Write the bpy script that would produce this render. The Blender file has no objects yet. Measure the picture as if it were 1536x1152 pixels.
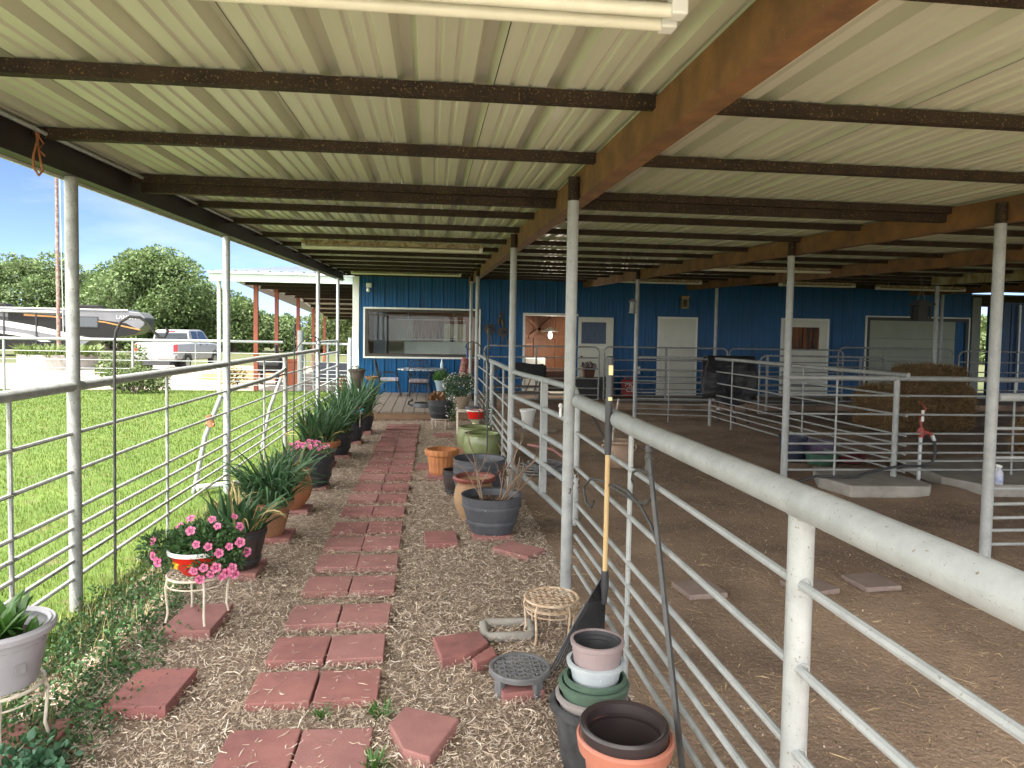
import bpy, bmesh, math, random
import numpy as np
from mathutils import Vector, Matrix
random.seed(7); RNG = np.random.default_rng(11)
S = bpy.context.scene
COL = S.collection
R = math.radians
PI = math.pi

# ------------------------------------------------------------------ materials
def new_mat(name):
    m = bpy.data.materials.new(name); m.use_nodes = True
    nt = m.node_tree
    return m, nt, nt.nodes['Principled BSDF'], nt.nodes, nt.links
def rgba(c): return (c[0], c[1], c[2], 1.0)
def pos_node(nt):
    g = nt.nodes.new('ShaderNodeNewGeometry'); return g.outputs['Position']
def noise(nt, scale, detail=4, rough=0.6, vec=None, stretch=None):
    n = nt.nodes.new('ShaderNodeTexNoise'); n.inputs['Scale'].default_value = scale
    n.inputs['Detail'].default_value = detail; n.inputs['Roughness'].default_value = rough
    v = vec or pos_node(nt)
    if stretch:
        mp = nt.nodes.new('ShaderNodeMapping'); mp.inputs['Scale'].default_value = stretch
        nt.links.new(v, mp.inputs['Vector']); v = mp.outputs['Vector']
    nt.links.new(v, n.inputs['Vector'])
    return n.outputs['Fac']
def ramp(nt, fac, stops):
    r = nt.nodes.new('ShaderNodeValToRGB'); e = r.color_ramp.elements
    while len(e) < len(stops): e.new(0.5)
    for i, (p, c) in enumerate(stops):
        e[i].position = p; e[i].color = rgba(c) if not isinstance(c, (int, float)) else (c, c, c, 1)
    nt.links.new(fac, r.inputs['Fac']); return r.outputs['Color']
def mixc(nt, fac, a, b):
    m = nt.nodes.new('ShaderNodeMix'); m.data_type = 'RGBA'
    if isinstance(fac, (int, float)): m.inputs[0].default_value = fac
    else: nt.links.new(fac, m.inputs[0])
    for k, c in ((6, a), (7, b)):
        if isinstance(c, tuple): m.inputs[k].default_value = rgba(c)
        else: nt.links.new(c, m.inputs[k])
    return m.outputs[2]
def bumpit(nt, b, h, strength=0.3, dist=0.01):
    n = nt.nodes.new('ShaderNodeBump'); n.inputs['Strength'].default_value = strength
    n.inputs['Distance'].default_value = dist
    nt.links.new(h, n.inputs['Height']); nt.links.new(n.outputs['Normal'], b.inputs['Normal'])
MATS = {}
def M(name, c1, c2=None, scale=6, rough=0.6, metal=0, bump=0, bscale=60, bdist=0.004, speck=None, stretch=None, lo=0.35, hi=0.65, island=0, spec=0.5, trans=0):
    """c1/c2 mottled by fractal noise; speck=(colour, scale, threshold); island = brightness variation per loose piece"""
    if name in MATS: return MATS[name]
    m, nt, b, N, L = new_mat(name)
    col = c1
    if c2: col = ramp(nt, noise(nt, scale, 6, 0.62, stretch=stretch), [(lo, c1), (hi, c2)])
    if speck:
        sc, ss, th = speck
        col = mixc(nt, ramp(nt, noise(nt, ss, 3, 0.7), [(th, 0.0), (min(1, th + 0.05), 1.0)]), col, sc)
    if island:
        g = N.new('ShaderNodeNewGeometry'); h = N.new('ShaderNodeHueSaturation')
        mr = N.new('ShaderNodeMapRange'); mr.inputs['To Min'].default_value = 1 - island; mr.inputs['To Max'].default_value = 1 + island
        L.new(g.outputs['Random Per Island'], mr.inputs['Value']); L.new(mr.outputs['Result'], h.inputs['Value'])
        if isinstance(col, tuple): h.inputs['Color'].default_value = rgba(col)
        else: L.new(col, h.inputs['Color'])
        col = h.outputs['Color']
    if isinstance(col, tuple): b.inputs['Base Color'].default_value = rgba(col)
    else: L.new(col, b.inputs['Base Color'])
    b.inputs['Roughness'].default_value = rough; b.inputs['Metallic'].default_value = metal
    b.inputs['Specular IOR Level'].default_value = spec
    if bump: bumpit(nt, b, noise(nt, bscale, 4, 0.6, stretch=stretch), bump, bdist)
    if trans:
        t = N.new('ShaderNodeBsdfTranslucent'); ms = N.new('ShaderNodeMixShader'); ms.inputs[0].default_value = trans
        if isinstance(col, tuple): t.inputs['Color'].default_value = rgba(col)
        else: L.new(col, t.inputs['Color'])
        L.new(b.outputs[0], ms.inputs[1]); L.new(t.outputs[0], ms.inputs[2]); L.new(ms.outputs[0], N['Material Output'].inputs['Surface'])
    MATS[name] = m
    return m

# ------------------------------------------------------------------ geometry helpers
def wloc(o):
    v = Vector((0, 0, 0))
    while o is not None: v = v + o.location; o = o.parent
    return v
class MB:
    def __init__(s): s.v = []; s.f = []; s.sm = []
    def add(s, vs, fs, smooth=False):
        n = len(s.v); s.v += [tuple(p) for p in vs]
        s.f += [tuple(i + n for i in f) for f in fs]; s.sm += [smooth] * len(fs); return s
    def box(s, x0, x1, y0, y1, z0, z1):
        v = [(x0,y0,z0),(x1,y0,z0),(x1,y1,z0),(x0,y1,z0),(x0,y0,z1),(x1,y0,z1),(x1,y1,z1),(x0,y1,z1)]
        return s.add(v, [(0,3,2,1),(4,5,6,7),(0,1,5,4),(1,2,6,5),(2,3,7,6),(3,0,4,7)])
    def cbox(s, c, d, rz=0, rx=0, ry=0, bev=0):
        Mx = Matrix.Translation(Vector(c)) @ Matrix.Rotation(rz,4,'Z') @ Matrix.Rotation(rx,4,'X') @ Matrix.Rotation(ry,4,'Y')
        if bev:
            bm = bmesh.new(); bmesh.ops.create_cube(bm, size=1)
            for v in bm.verts: v.co = Vector((v.co.x*d[0], v.co.y*d[1], v.co.z*d[2]))
            bmesh.ops.bevel(bm, geom=list(bm.edges), offset=bev, segments=2, affect='EDGES', profile=0.6)
            bm.verts.ensure_lookup_table(); bm.verts.index_update()
            s.add([Mx @ v.co for v in bm.verts], [[v.index for v in f.verts] for f in bm.faces]); bm.free(); return s
        h = [k/2 for k in d]
        v = [Mx @ Vector((a*h[0], b*h[1], e*h[2])) for e in (-1,1) for a,b in ((-1,-1),(1,-1),(1,1),(-1,1))]
        return s.add(v, [(0,3,2,1),(4,5,6,7),(0,1,5,4),(1,2,6,5),(2,3,7,6),(3,0,4,7)])
    def path(s, pts, r, n=8, closed=False, caps=True):
        """tube along a polyline, r a number or one radius per point"""
        P = [Vector(p) for p in pts]; k = len(P)
        rr = r if isinstance(r, (list, tuple)) else [r]*k
        vs = []; up = None
        for i in range(k):
            if closed: t = P[(i+1)%k] - P[i-1]
            else: t = P[min(i+1,k-1)] - P[max(i-1,0)]
            t.normalize()
            if up is None:
                up = Vector((0,0,1)) if abs(t.z) < 0.9 else Vector((1,0,0))
                a = t.cross(up).normalized()
            else:
                a = (a - t*a.dot(t))
                if a.length < 1e-6: a = t.orthogonal()
                a.normalize()
            b = t.cross(a)
            for j in range(n):
                th = 2*PI*j/n
                vs.append(P[i] + (a*math.cos(th) + b*math.sin(th))*rr[i])
        fs = []
        for i in range(k if closed else k-1):
            for j in range(n):
                i2 = (i+1) % k
                fs.append((i*n+j, i*n+(j+1)%n, i2*n+(j+1)%n, i2*n+j))
        s.add(vs, fs, True)
        if caps and not closed:
            m = len(s.v) - len(vs)
            s.f += [tuple(m+j for j in range(n))[::-1], tuple(m+(k-1)*n+j for j in range(n))]; s.sm += [False, False]
        return s
    def tube(s, a, b, r, n=10, r2=None): return s.path([a, b], [r, r if r2 is None else r2], n)
    def lathe(s, c, prof, n=32, smooth=True, flute=0, nfl=0, ph=0):
        """prof: list of (r, z); open at the ends where r>0"""
        vs = []; fs = []; k = len(prof)
        for (r, z) in prof:
            for j in range(n):
                th = 2*PI*j/n + ph
                q = r*(1 + (flute*math.cos(nfl*th) if flute else 0))
                vs.append((c[0]+q*math.cos(th), c[1]+q*math.sin(th), c[2]+z))
        for i in range(k-1):
            for j in range(n):
                fs.append((i*n+j, i*n+(j+1)%n, (i+1)*n+(j+1)%n, (i+1)*n+j))
        s.add(vs, fs, smooth)
        m = len(s.v)-len(vs)
        return s
    def disc(s, c, r, n=24, bump=0):
        m = [(c[0]+r*math.cos(2*PI*j/n), c[1]+r*math.sin(2*PI*j/n), c[2]) for j in range(n)] + [(c[0],c[1],c[2]+bump)]
        return s.add(m, [(j,(j+1)%n,n) for j in range(n)], True)
    def prism(s, poly, z0, z1, xf=None):
        """poly in (x,y), extruded z0..z1, xf maps a Vector to a Vector"""
        k = len(poly); vs = [Vector((p[0],p[1],z)) for z in (z0,z1) for p in poly]
        if xf: vs = [xf(v) for v in vs]
        return s.add(vs, [tuple(range(k))[::-1], tuple(range(k,2*k))] + [(i,(i+1)%k,k+(i+1)%k,k+i) for i in range(k)])
    def build(s, name, mat, parent=None, bevel=0, smooth=None):
        me = bpy.data.meshes.new(name)
        off = wloc(parent) if parent else Vector((0,0,0))
        me.from_pydata([tuple(Vector(p)-off) for p in s.v], [], s.f)
        me.polygons.foreach_set('use_smooth', s.sm if smooth is None else [smooth]*len(s.f))
        me.materials.append(mat); me.update()
        if any(s.sm): me.set_sharp_from_angle(angle=R(38))
        o = bpy.data.objects.new(name, me); COL.objects.link(o)
        if parent: o.parent = parent
        if bevel:
            md = o.modifiers.new('bevel','BEVEL'); md.width = bevel; md.segments = 2; md.limit_method = 'ANGLE'; md.angle_limit = R(40)
        return o
def np_mesh(name, V, F, mat, parent=None, smooth=False):
    me = bpy.data.meshes.new(name); n = F.shape[1]
    me.vertices.add(len(V)); me.vertices.foreach_set('co', np.asarray(V, np.float32).ravel())
    me.loops.add(F.size); me.loops.foreach_set('vertex_index', F.astype(np.int32).ravel())
    me.polygons.add(len(F)); me.polygons.foreach_set('loop_start', np.arange(0, F.size, n, dtype=np.int32))
    me.polygons.foreach_set('loop_total', np.full(len(F), n, np.int32))
    me.polygons.foreach_set('use_smooth', np.full(len(F), bool(smooth)))
    me.materials.append(mat); me.update(calc_edges=True); me.validate()
    o = bpy.data.objects.new(name, me); COL.objects.link(o)
    if parent: o.parent = parent; o.location = -wloc(parent)
    return o
def thing(name, label, cat, loc=(0,0,0), group=None):
    o = bpy.data.objects.new(name, None); COL.objects.link(o); o.location = loc
    o.empty_display_size = 0.1
    o['label'] = label; o['category'] = cat
    if group: o['group'] = group
    return o
def tag(o, label, cat, group=None):
    o['label'] = label; o['category'] = cat
    if group: o['group'] = group
    return o
def kind(o, k): o['kind'] = k; return o
def lettering(name, text, size, mat, parent, loc, rot):
    fc = bpy.data.curves.new(name,'FONT'); fc.body = text; fc.size = size; fc.extrude = .003; fc.space_line = .8; fc.align_x = 'CENTER'
    tmp = bpy.data.objects.new(name+'_curve',fc); COL.objects.link(tmp); bpy.context.view_layer.update()
    me = bpy.data.meshes.new_from_object(tmp.evaluated_get(bpy.context.evaluated_depsgraph_get())); me.materials.clear(); me.materials.append(mat)
    bpy.data.objects.remove(tmp)
    o = bpy.data.objects.new(name, me); COL.objects.link(o); o.parent = parent; o.location = loc; o.rotation_euler = rot
    return o
def dup(root, loc, label, group=None):
    r = root.copy(); COL.objects.link(r); r.location = loc; r['label'] = label
    if group: r['group'] = group
    for ch in root.children:
        c = ch.copy(); COL.objects.link(c); c.parent = r
        for g in ch.children:
            d = g.copy(); COL.objects.link(d); d.parent = c
    return r
ORD = 'first second third fourth fifth sixth seventh eighth ninth tenth eleventh twelfth thirteenth fourteenth fifteenth sixteenth seventeenth eighteenth nineteenth twentieth twenty-first twenty-second twenty-third twenty-fourth'.split()

# ------------------------------------------------------------------ palette
PIPE = M('painted_pipe', (.33,.345,.345), (.255,.27,.27), 9, .42, 0, .45, 150, .002, speck=((.15,.12,.09), 85, .635))
PIPE2 = M('weathered_pipe', (.32,.335,.33), (.22,.23,.225), 14, .5, 0, .35, 190, .002, speck=((.17,.12,.08), 80, .60))
GALV = M('galvanized_pipe', (.52,.55,.57), (.38,.40,.42), 22, .38, .35, .1, 200, .001)
DARKPIPE = M('dull_pipe', (.30,.31,.31), (.2,.2,.2), 15, .5, .1)
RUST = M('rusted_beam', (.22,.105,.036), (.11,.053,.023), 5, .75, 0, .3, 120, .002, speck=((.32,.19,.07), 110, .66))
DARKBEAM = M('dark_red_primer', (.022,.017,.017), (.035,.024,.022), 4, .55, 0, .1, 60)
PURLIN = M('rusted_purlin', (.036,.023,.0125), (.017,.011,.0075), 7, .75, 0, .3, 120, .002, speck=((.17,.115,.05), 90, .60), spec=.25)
SHEET = M('roof_sheet_paint', (.60,.60,.475), (.49,.49,.39), 1.8, .42, 0, .04, 300, .001, stretch=(3.5,.22,1), lo=.25, hi=.7)
BLUE = M('blue_panel_paint', (.003,.086,.235), (.0022,.066,.18), 1.2, .42, 0, .03, 40, spec=.3)
WHITE = M('white_trim_paint', (.74,.75,.72), (.68,.69,.66), 5, .45)
DOORW = M('door_paint', (.62,.63,.56), (.56,.57,.50), 2.5, .5)
BLACKM = M('black_iron', (.018,.018,.02), (.03,.028,.027), 30, .55)
BLACKP = M('black_plastic', (.022,.023,.026), (.035,.036,.04), 9, .5)
PAVER = M('red_paver', (.33,.142,.127), (.225,.095,.088), 4.5, .88, 0, .35, 160, .003, speck=((.34,.17,.15), 70, .70))
PAVER2 = M('dusty_paver', (.25,.19,.165), (.20,.15,.13), 8, .9, 0, .3, 150, .003)
SOIL = M('potting_soil', (.03,.022,.016), (.055,.04,.028), 60, .95, 0, .8, 90, .01)
CONC = M('concrete', (.34,.32,.29), (.25,.235,.215), 5, .9, 0, .4, 90, .004)
TERRA = M('terracotta', (.42,.17,.075), (.32,.13,.06), 6, .8, 0, .15, 90)
TERRB = M('aged_terracotta', (.34,.17,.085), (.24,.12,.065), 8, .8, 0, .2, 90)
GREYTUB = M('grey_resin', (.085,.09,.105), (.06,.064,.075), 7, .5, 0, .25, 40, .003)
DKTUB = M('dark_resin', (.04,.042,.05), (.028,.03,.036), 7, .5, 0, .25, 40, .003)
WIREW = M('cream_wire_paint', (.66,.60,.50), (.52,.45,.35), 30, .5)
LEAFD = M('iris_leaf', (.075,.155,.062), (.045,.105,.045), 9, .6, island=.45, trans=.25)
LEAFB = M('fresh_leaf', (.085,.19,.035), (.06,.15,.03), 12, .45, island=.4, trans=.3)
LEAFG = M('weed_leaf', (.075,.15,.05), (.05,.12,.04), 12, .55, island=.5, trans=.3)
PINK = M('pink_petal', (.70,.13,.31), (.78,.27,.44), 40, .6, trans=.25)
WOODB = M('weathered_deck_board', (.25,.205,.165), (.17,.135,.11), 3, .8, 0, .3, 30, .003, stretch=(14,1,1))
WOODF = M('deck_fascia_wood', (.27,.17,.10), (.19,.115,.068), 3, .75, 0, .2, 30, stretch=(1,8,10))
WOODI = M('orange_board', (.24,.085,.026), (.15,.05,.017), 2.5, .55, 0, .15, 30, stretch=(9,1,1))
# ------------------------------------------------------------------ camera
FPX, CXP, CYP, ROLL, EYE = 1060.0, 768.0, 552.0, 0.0165, 1.70
dx, dy = 646-CXP, 500-CYP
c_, s_ = math.cos(ROLL), math.sin(ROLL)
ux, uy = c_*dx+s_*dy, -s_*dx+c_*dy
pitch = math.atan(-uy/FPX); yaw = math.atan(ux*math.cos(pitch)/FPX)
cp, sp = math.cos(pitch), math.sin(pitch)
RM = Matrix(((math.cos(yaw),-math.sin(yaw),0),(math.sin(yaw),math.cos(yaw),0),(0,0,1))) @ Matrix(((1,0,0),(0,-sp,cp),(0,-cp,-sp))) @ Matrix(((c_,s_,0),(-s_,c_,0),(0,0,1)))
cam = bpy.data.objects.new('camera', bpy.data.cameras.new('camera')); COL.objects.link(cam)
BR = Matrix((RM.col[0], -RM.col[1], -RM.col[2])).transposed()
cam.matrix_world = Matrix.Translation((0,0,EYE)) @ BR.to_4x4()
cam.data.sensor_width = 36; cam.data.lens = FPX/1536*36; cam.data.shift_y = -(576-CYP)/1536
cam.data.clip_start = 0.05; cam.data.clip_end = 900
S.camera = cam

# ------------------------------------------------------------------ light
SUN = Vector((-.25, -.32, 1.0)).normalized()
sl = bpy.data.lights.new('sun', 'SUN'); sl.energy = 2.1; sl.angle = R(0.53); sl.color = (1.0,.95,.87)
so = bpy.data.objects.new('sun', sl); COL.objects.link(so); so.rotation_euler = SUN.to_track_quat('Z','Y').to_euler()
w = bpy.data.worlds.new('World'); S.world = w; w.use_nodes = True
nt = w.node_tree; bg = nt.nodes['Background']
sky = nt.nodes.new('ShaderNodeTexSky'); sky.sky_type = 'NISHITA'; sky.sun_disc = False
sky.sun_elevation = math.asin(SUN.z); sky.sun_rotation = math.atan2(SUN.x, SUN.y)
sky.air_density = .34; sky.dust_density = .45; sky.ozone_density = 2.0
tc = nt.nodes.new('ShaderNodeTexCoord')
cn = noise(nt, 2.2, 7, 0.62, vec=tc.outputs['Generated'], stretch=(1,1,3.2))
cm = ramp(nt, cn, [(.50, 0.0), (.85, .6)])
cl = mixc(nt, cm, sky.outputs['Color'], (4.2,4.4,4.6))
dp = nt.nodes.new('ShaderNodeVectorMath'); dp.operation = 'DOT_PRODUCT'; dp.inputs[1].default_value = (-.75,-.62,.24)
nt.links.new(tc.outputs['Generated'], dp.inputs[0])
fill_bank = ramp(nt, dp.outputs['Value'], [(.06,0.0),(.30,.92)])          # unseen bright cloud added behind the viewer to fill the shaded interior
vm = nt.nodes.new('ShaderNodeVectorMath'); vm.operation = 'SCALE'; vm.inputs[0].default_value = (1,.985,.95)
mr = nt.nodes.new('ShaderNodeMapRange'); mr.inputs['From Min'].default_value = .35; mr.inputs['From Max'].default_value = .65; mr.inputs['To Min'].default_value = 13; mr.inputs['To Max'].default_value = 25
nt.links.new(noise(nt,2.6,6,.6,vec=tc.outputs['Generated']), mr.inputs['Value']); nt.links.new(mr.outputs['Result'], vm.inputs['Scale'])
cl = mixc(nt, fill_bank, cl, vm.outputs['Vector'])
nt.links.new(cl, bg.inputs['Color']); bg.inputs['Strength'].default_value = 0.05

# ------------------------------------------------------------------ ground
def sheet(name, x0, x1, y0, y1, z, mat, step=None, amp=0, k='structure', hf=None):
    nx = max(1, int((x1-x0)/step)) if step else 1; ny = max(1, int((y1-y0)/step)) if step else 1
    X, Y = np.meshgrid(np.linspace(x0,x1,nx+1), np.linspace(y0,y1,ny+1))
    Z = np.full_like(X, z)
    if amp:
        Z = Z + amp*(np.sin(X*2.1+np.sin(Y*1.3))*np.sin(Y*1.7+X*.6)*.5 + .3*np.sin(X*5.3+Y*3.1)*np.sin(Y*4.7-X*2.2) + .2*np.sin(X*11+2*np.sin(Y*7))*np.sin(Y*13+X*3))
    if hf is not None: Z = Z + hf(X, Y)
    V = np.stack([X,Y,Z],-1).reshape(-1,3)
    i = (np.arange(ny)[:,None]*(nx+1)+np.arange(nx)[None,:]).ravel()
    F = np.stack([i,i+1,i+nx+2,i+nx+1],-1)
    o = np_mesh(name, V, F, mat, smooth=True); o['kind'] = k
    return o
FIELD = M('pasture', (.055,.075,.02), (.085,.08,.03), .35, .95, 0, .5, 6, .05)
LAWN = M('lawn_turf', (.06,.105,.010), (.085,.13,.015), 1.1, .95, 0, .8, 45, .02, speck=((.11,.11,.035), 3.2, .60))
GRAV = M('caliche_gravel', (.29,.24,.205), (.22,.185,.155), 1.5, .95, 0, .5, 35, .01, speck=((.2,.165,.125), 12, .60))
DIRT = M('arena_dirt', (.34,.24,.165), (.16,.108,.075), .9, .95, 0, 1.0, 34, .02, speck=((.42,.32,.23), 75, .61))
MULCHB = M('mulch_base', (.31,.23,.17), (.20,.145,.105), 9, .95, 0, 1.0, 60, .02)
BOUNCE_YARD = M('pale_bounce_ground',(.52,.48,.40),(.44,.40,.33),2,.95)
sheet('ground', -420, 420, -120, 500, -.03, FIELD)
sheet('lawn', -40, -1.72, -8, 20.6, 0.0, LAWN, .5, .012)
sheet('gravel_drive', -60, -2.6, 20.6, 35.5, -.012, GRAV, 1.0, .01)
sheet('bounce_yard', -30, 4.5, -30, -.6, .004, BOUNCE_YARD, 1.0, .01)  # unseen pale ground added behind the viewer to bounce sun under the roof
sheet('mulch_bed', -1.95, .97, -.7, 14.2, .006, MULCHB, .08, .011)
def mound(X, Y): return .09*np.exp(-(((X-5.72)/.33)**2+((Y-7.28)/.3)**2)) - .010
sheet('dirt_floor', .93, 17, -.7, 18.2, .012, DIRT, .09, .018, hf=mound)
b = MB(); b.box(1.05,15.25,15.9,18.32,-.05,.155); kind(b.build('concrete_apron', DIRT, bevel=.03),'structure')

# ------------------------------------------------------------------ canopy (open shed roof)
def zr(Y): return 2.64 + .028*Y
Y0, Y1 = .40, 18.9  # near edge cut back out of view to let more light in
X0, X1 = -2.28, 25.0  # right end extended unseen, to block sky light from that side
can = thing('barn_canopy', 'long open shed roof of cream ribbed sheets on rusty beams and white pipe posts', 'shed roof', (0,0,0))
prof = []      # (x, dz) across one 0.305 m module: one tall rib, two low beads
for x in np.arange(X0, X1, .305):
    prof += [(x,0),(x+.022,.055),(x+.064,.055),(x+.088,0),(x+.150,0),(x+.160,.010),(x+.172,.010),(x+.182,0),(x+.224,0),(x+.234,.010),(x+.246,.010),(x+.256,0)]
prof.append((X1,0))
px = np.array([p[0] for p in prof]); pz = np.array([p[1] for p in prof]); n = len(px)
ys = np.array([Y0, 6.0, 12.0, Y1])
V = np.concatenate([np.stack([px, np.full(n,y), pz+zr(y)+.004], -1) for y in ys])
F = np.concatenate([np.stack([np.arange(n-1)+k*n, np.arange(n-1)+1+k*n, np.arange(n-1)+1+(k+1)*n, np.arange(n-1)+(k+1)*n], -1) for k in range(3)])
np_mesh('roof_sheet', V, F, SHEET, can)
mb = MB()
for x in np.arange(X0+.085+.305*2, X1, .915):
    mb.add([(x,Y0,zr(Y0)+.0015),(x+.004,Y0,zr(Y0)+.0015),(x+.004,Y1,zr(Y1)+.0015),(x,Y1,zr(Y1)+.0015)], [(0,3,2,1)])
mb.build('seam', BLACKP, can)
def beam(xa, xb, ya, yb, d, wd, mat, name='beam', drop=.012):
    b = MB(); vs = []
    for (x, y) in ((xa,ya),(xb,yb)):
        z1 = zr(y)-drop; z0 = z1-d; h = wd/2; t = .012; q = .010
        # I section: bottom flange, web, top flange as one outline
        vs += [(x-h,y,z0),(x+h,y,z0),(x+h,y,z0+t),(x+q,y,z0+t),(x+q,y,z1-t),(x+h,y,z1-t),(x+h,y,z1),(x-h,y,z1)]
    b.add(vs, [(i,(i+1)%8,8+(i+1)%8,8+i) for i in range(8)] + [tuple(range(8))[::-1], tuple(range(8,16))])
    return b.build(name, mat, can)
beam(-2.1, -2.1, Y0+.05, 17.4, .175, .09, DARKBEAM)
B2 = lambda y: 4.245 - .0167*y
beam(.98, .98, Y0+.05, 18.1, .18, .10, RUST)
beam(B2(Y0)+.03, B2(18.1)+.03, Y0+.05, 18.1, .18, .10, RUST)
beam(6.98, 6.75, Y0+.05, 18.1, .18, .10, RUST)
beam(10.05, 9.98, Y0+.05, 13.1, .17, .16, M('peeling_beam', (.36,.33,.20), (.20,.13,.05), 6, .7, 0, .3, 90, lo=.4, hi=.6))
beam(13.15, 13.1, Y0+.05, 18.1, .18, .10, RUST)
PUR = [.75,1.82,2.96,4.05,5.30,6.48,7.58,8.85,9.98,11.15,12.3,13.4,14.5,15.6,16.7,17.75]
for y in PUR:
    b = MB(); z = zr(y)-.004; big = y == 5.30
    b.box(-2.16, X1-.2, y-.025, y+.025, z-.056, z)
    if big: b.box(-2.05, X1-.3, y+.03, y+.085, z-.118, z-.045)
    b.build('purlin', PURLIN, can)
b = MB(); b.add([(-2.168,Y0,zr(Y0)-.20),(-2.154,Y0,zr(Y0)-.20),(-2.154,17.9,zr(17.9)-.20),(-2.168,17.9,zr(17.9)-.20),(-2.168,Y0,zr(Y0)-.05),(-2.154,Y0,zr(Y0)-.05),(-2.154,17.9,zr(17.9)-.05),(-2.168,17.9,zr(17.9)-.05)], [(0,3,2,1),(4,5,6,7),(0,1,5,4),(1,2,6,5),(2,3,7,6),(3,0,4,7)])
b.build('eave_trim', WHITE, can)
b = MB(); b.path([(-2.02,y,zr(y)-.035-.004*math.sin(y*2)) for y in np.arange(Y0+.2,17.8,.7)], .011, 6)
b.build('conduit', GALV, can)
def post(x, y, ztop, r=.037, rust=True, mat=PIPE):
    b = MB(); zb = ztop-.15 if rust else ztop
    b.tube((x,y,-.1),(x,y,zb), r, 16); o = b.build('post', mat, can)
    if rust:
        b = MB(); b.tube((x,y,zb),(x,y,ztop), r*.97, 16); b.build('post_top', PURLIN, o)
for y in (1.35,4.45,7.62,13.6,16.45): post(-2.1, y, zr(y)-.187, .036, False, GALV if y > 7 else PIPE2)
for y in (4.47,7.73,13.72,15.85): post(.893, y, zr(y)-.06)
for y in (0.7,4.74,7.66,13.35): post(B2(y)-.06, y, zr(y)-.06, .039)
for x, y in ((6.86,.7),(6.83,16.4),(9.98,13.03),(13.1,16.9),(13.08,1.0)): post(x, y, zr(y)-.2, .04, False)

# twine loop tied to the eave beam
t = tag(MB().path([(-2.045,3.98,2.72),(-2.03,3.96,2.66),(-2.04,3.94,2.58),(-2.035,3.93,2.52),(-2.03,3.97,2.485),(-2.03,4.01,2.52),(-2.04,4.0,2.59),(-2.035,3.97,2.66),(-2.04,4.0,2.72)], .006, 6).path([(-2.03,3.95,2.70),(-2.03,4.02,2.66),(-2.03,3.97,2.62),(-2.03,4.03,2.60)], .005, 6).build('twine_loop', M('twine', (.38,.15,.06), (.25,.1,.05), 60, .9)), 'loop of rust orange twine hanging from the dark eave beam', 'twine')

# ------------------------------------------------------------------ strip lights under the roof
LAMPW = M('lamp_tube_glass', (.72,.71,.60), (.66,.64,.52), 8, .3)
LAMPR = M('rusty_lamp_pan', (.46,.40,.26), (.24,.16,.08), 22, .6, lo=.42, hi=.58)
PANC = M('cream_lamp_pan', (.46,.43,.32), (.38,.35,.25), 9, .5)
def striplight(label, xa, xb, y, z, pan=None):
    t = thing('strip_light', label, 'ceiling light', ((xa+xb)/2,y,z), 'strip lights under the shed roof')
    b = MB(); b.prism([(-.06,0),(.06,0),(.035,.055),(-.035,.055)], xa, xb, lambda v: Vector((v.z, y+v.x, z+v.y))); b.build('housing', pan or LAMPR, t)
    for k in (-1,1):
        MB().tube((xa+.05,y+k*.042,z-.035),(xb-.05,y+k*.042,z-.035),.019,12).build('lamp_tube', LAMPW, t)
        for x in (xa+.03, xb-.03): MB().cbox((x,y+k*.042,z-.022),(.045,.05,.06),bev=.006).build('lamp_holder', WHITE, t)
    for x in (xa+.3, xb-.3): MB().tube((x,y,z+.05),(x,y,zr(y)),.004,6).build('hanger', GALV, t)
striplight('two tube cream strip light overhead at the top edge, cut off by the picture', -1.76, .68, 1.925, 2.612, PANC)
striplight('strip light over the near end of the deck, longer of the two across the walkway', -1.72, .70, 9.75, 2.86)
striplight('rusty strip light just above the big kitchen window', -1.79, .68, 16.2, 3.05)
striplight('strip light between the second and third rusty beams over the dirt floor', 4.55, 6.88, 11.5, 2.89)
striplight('rusty strip light high on the blue wall above the closed door', 4.2, 6.4, 16.3, 3.02)
striplight('strip light beside the third beam, above the half glass door', 8.0, 9.85, 15.6, 2.98)
striplight('strip light above the wide roll-up door at the far end', 10.2, 12.4, 15.3, 2.93)

# ------------------------------------------------------------------ blue metal building
WY = 18.2
bld = thing('metal_building', 'long blue ribbed metal barn with white trimmed doors and a wide window', 'building', (6.5,WY,0))
def corr(mb, x0, x1, z0, z1, y=WY):
    xs = [(x0,0)]
    k0 = math.floor((x0+1.8)/.295)-1
    for k in range(k0, k0+int((x1-x0)/.295)+4):
        a = -1.8+k*.295
        for (o, d) in ((0,0),(.016,-.026),(.044,-.026),(.06,0),(.13,0),(.136,-.006),(.148,-.006),(.154,0),(.205,0),(.211,-.006),(.223,-.006),(.229,0)):
            if x0 < a+o < x1: xs.append((a+o, d))
    xs.append((x1,0)); m = len(xs)
    mb.add([(x,y+d,z) for z in (z0,z1) for (x,d) in xs], [(i,i+1,m+i+1,m+i) for i in range(m-1)])
b = MB(); ZB, ZT = .14, 3.138
corr(b,-1.8,-1.66,ZB,ZT); corr(b,-1.66,1.24,ZB,1.085); corr(b,-1.66,1.24,2.31,ZT); corr(b,1.24,2.43,ZB,ZT); corr(b,2.43,3.78,2.21,ZT); corr(b,3.78,15.0,ZB,ZT)
b.build('wall_panel', BLUE, bld)
b = MB(); b.box(-1.9,15.1,WY+.02,WY+.10,-.1,.14); b.build('foundation', CONC, bld)
b = MB(); b.box(-1.96,-1.80,WY-.045,WY+.12,0,3.1); b.build('corner_trim', WHITE, bld)
b = MB(); b.box(15.0,15.26,WY-.045,WY+.12,0,2.95); b.build('corner_trim', M('shaded_white_trim',(.20,.21,.19),(.16,.17,.15),5,.5), bld)  # white trim with its shade put into the colour
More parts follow.
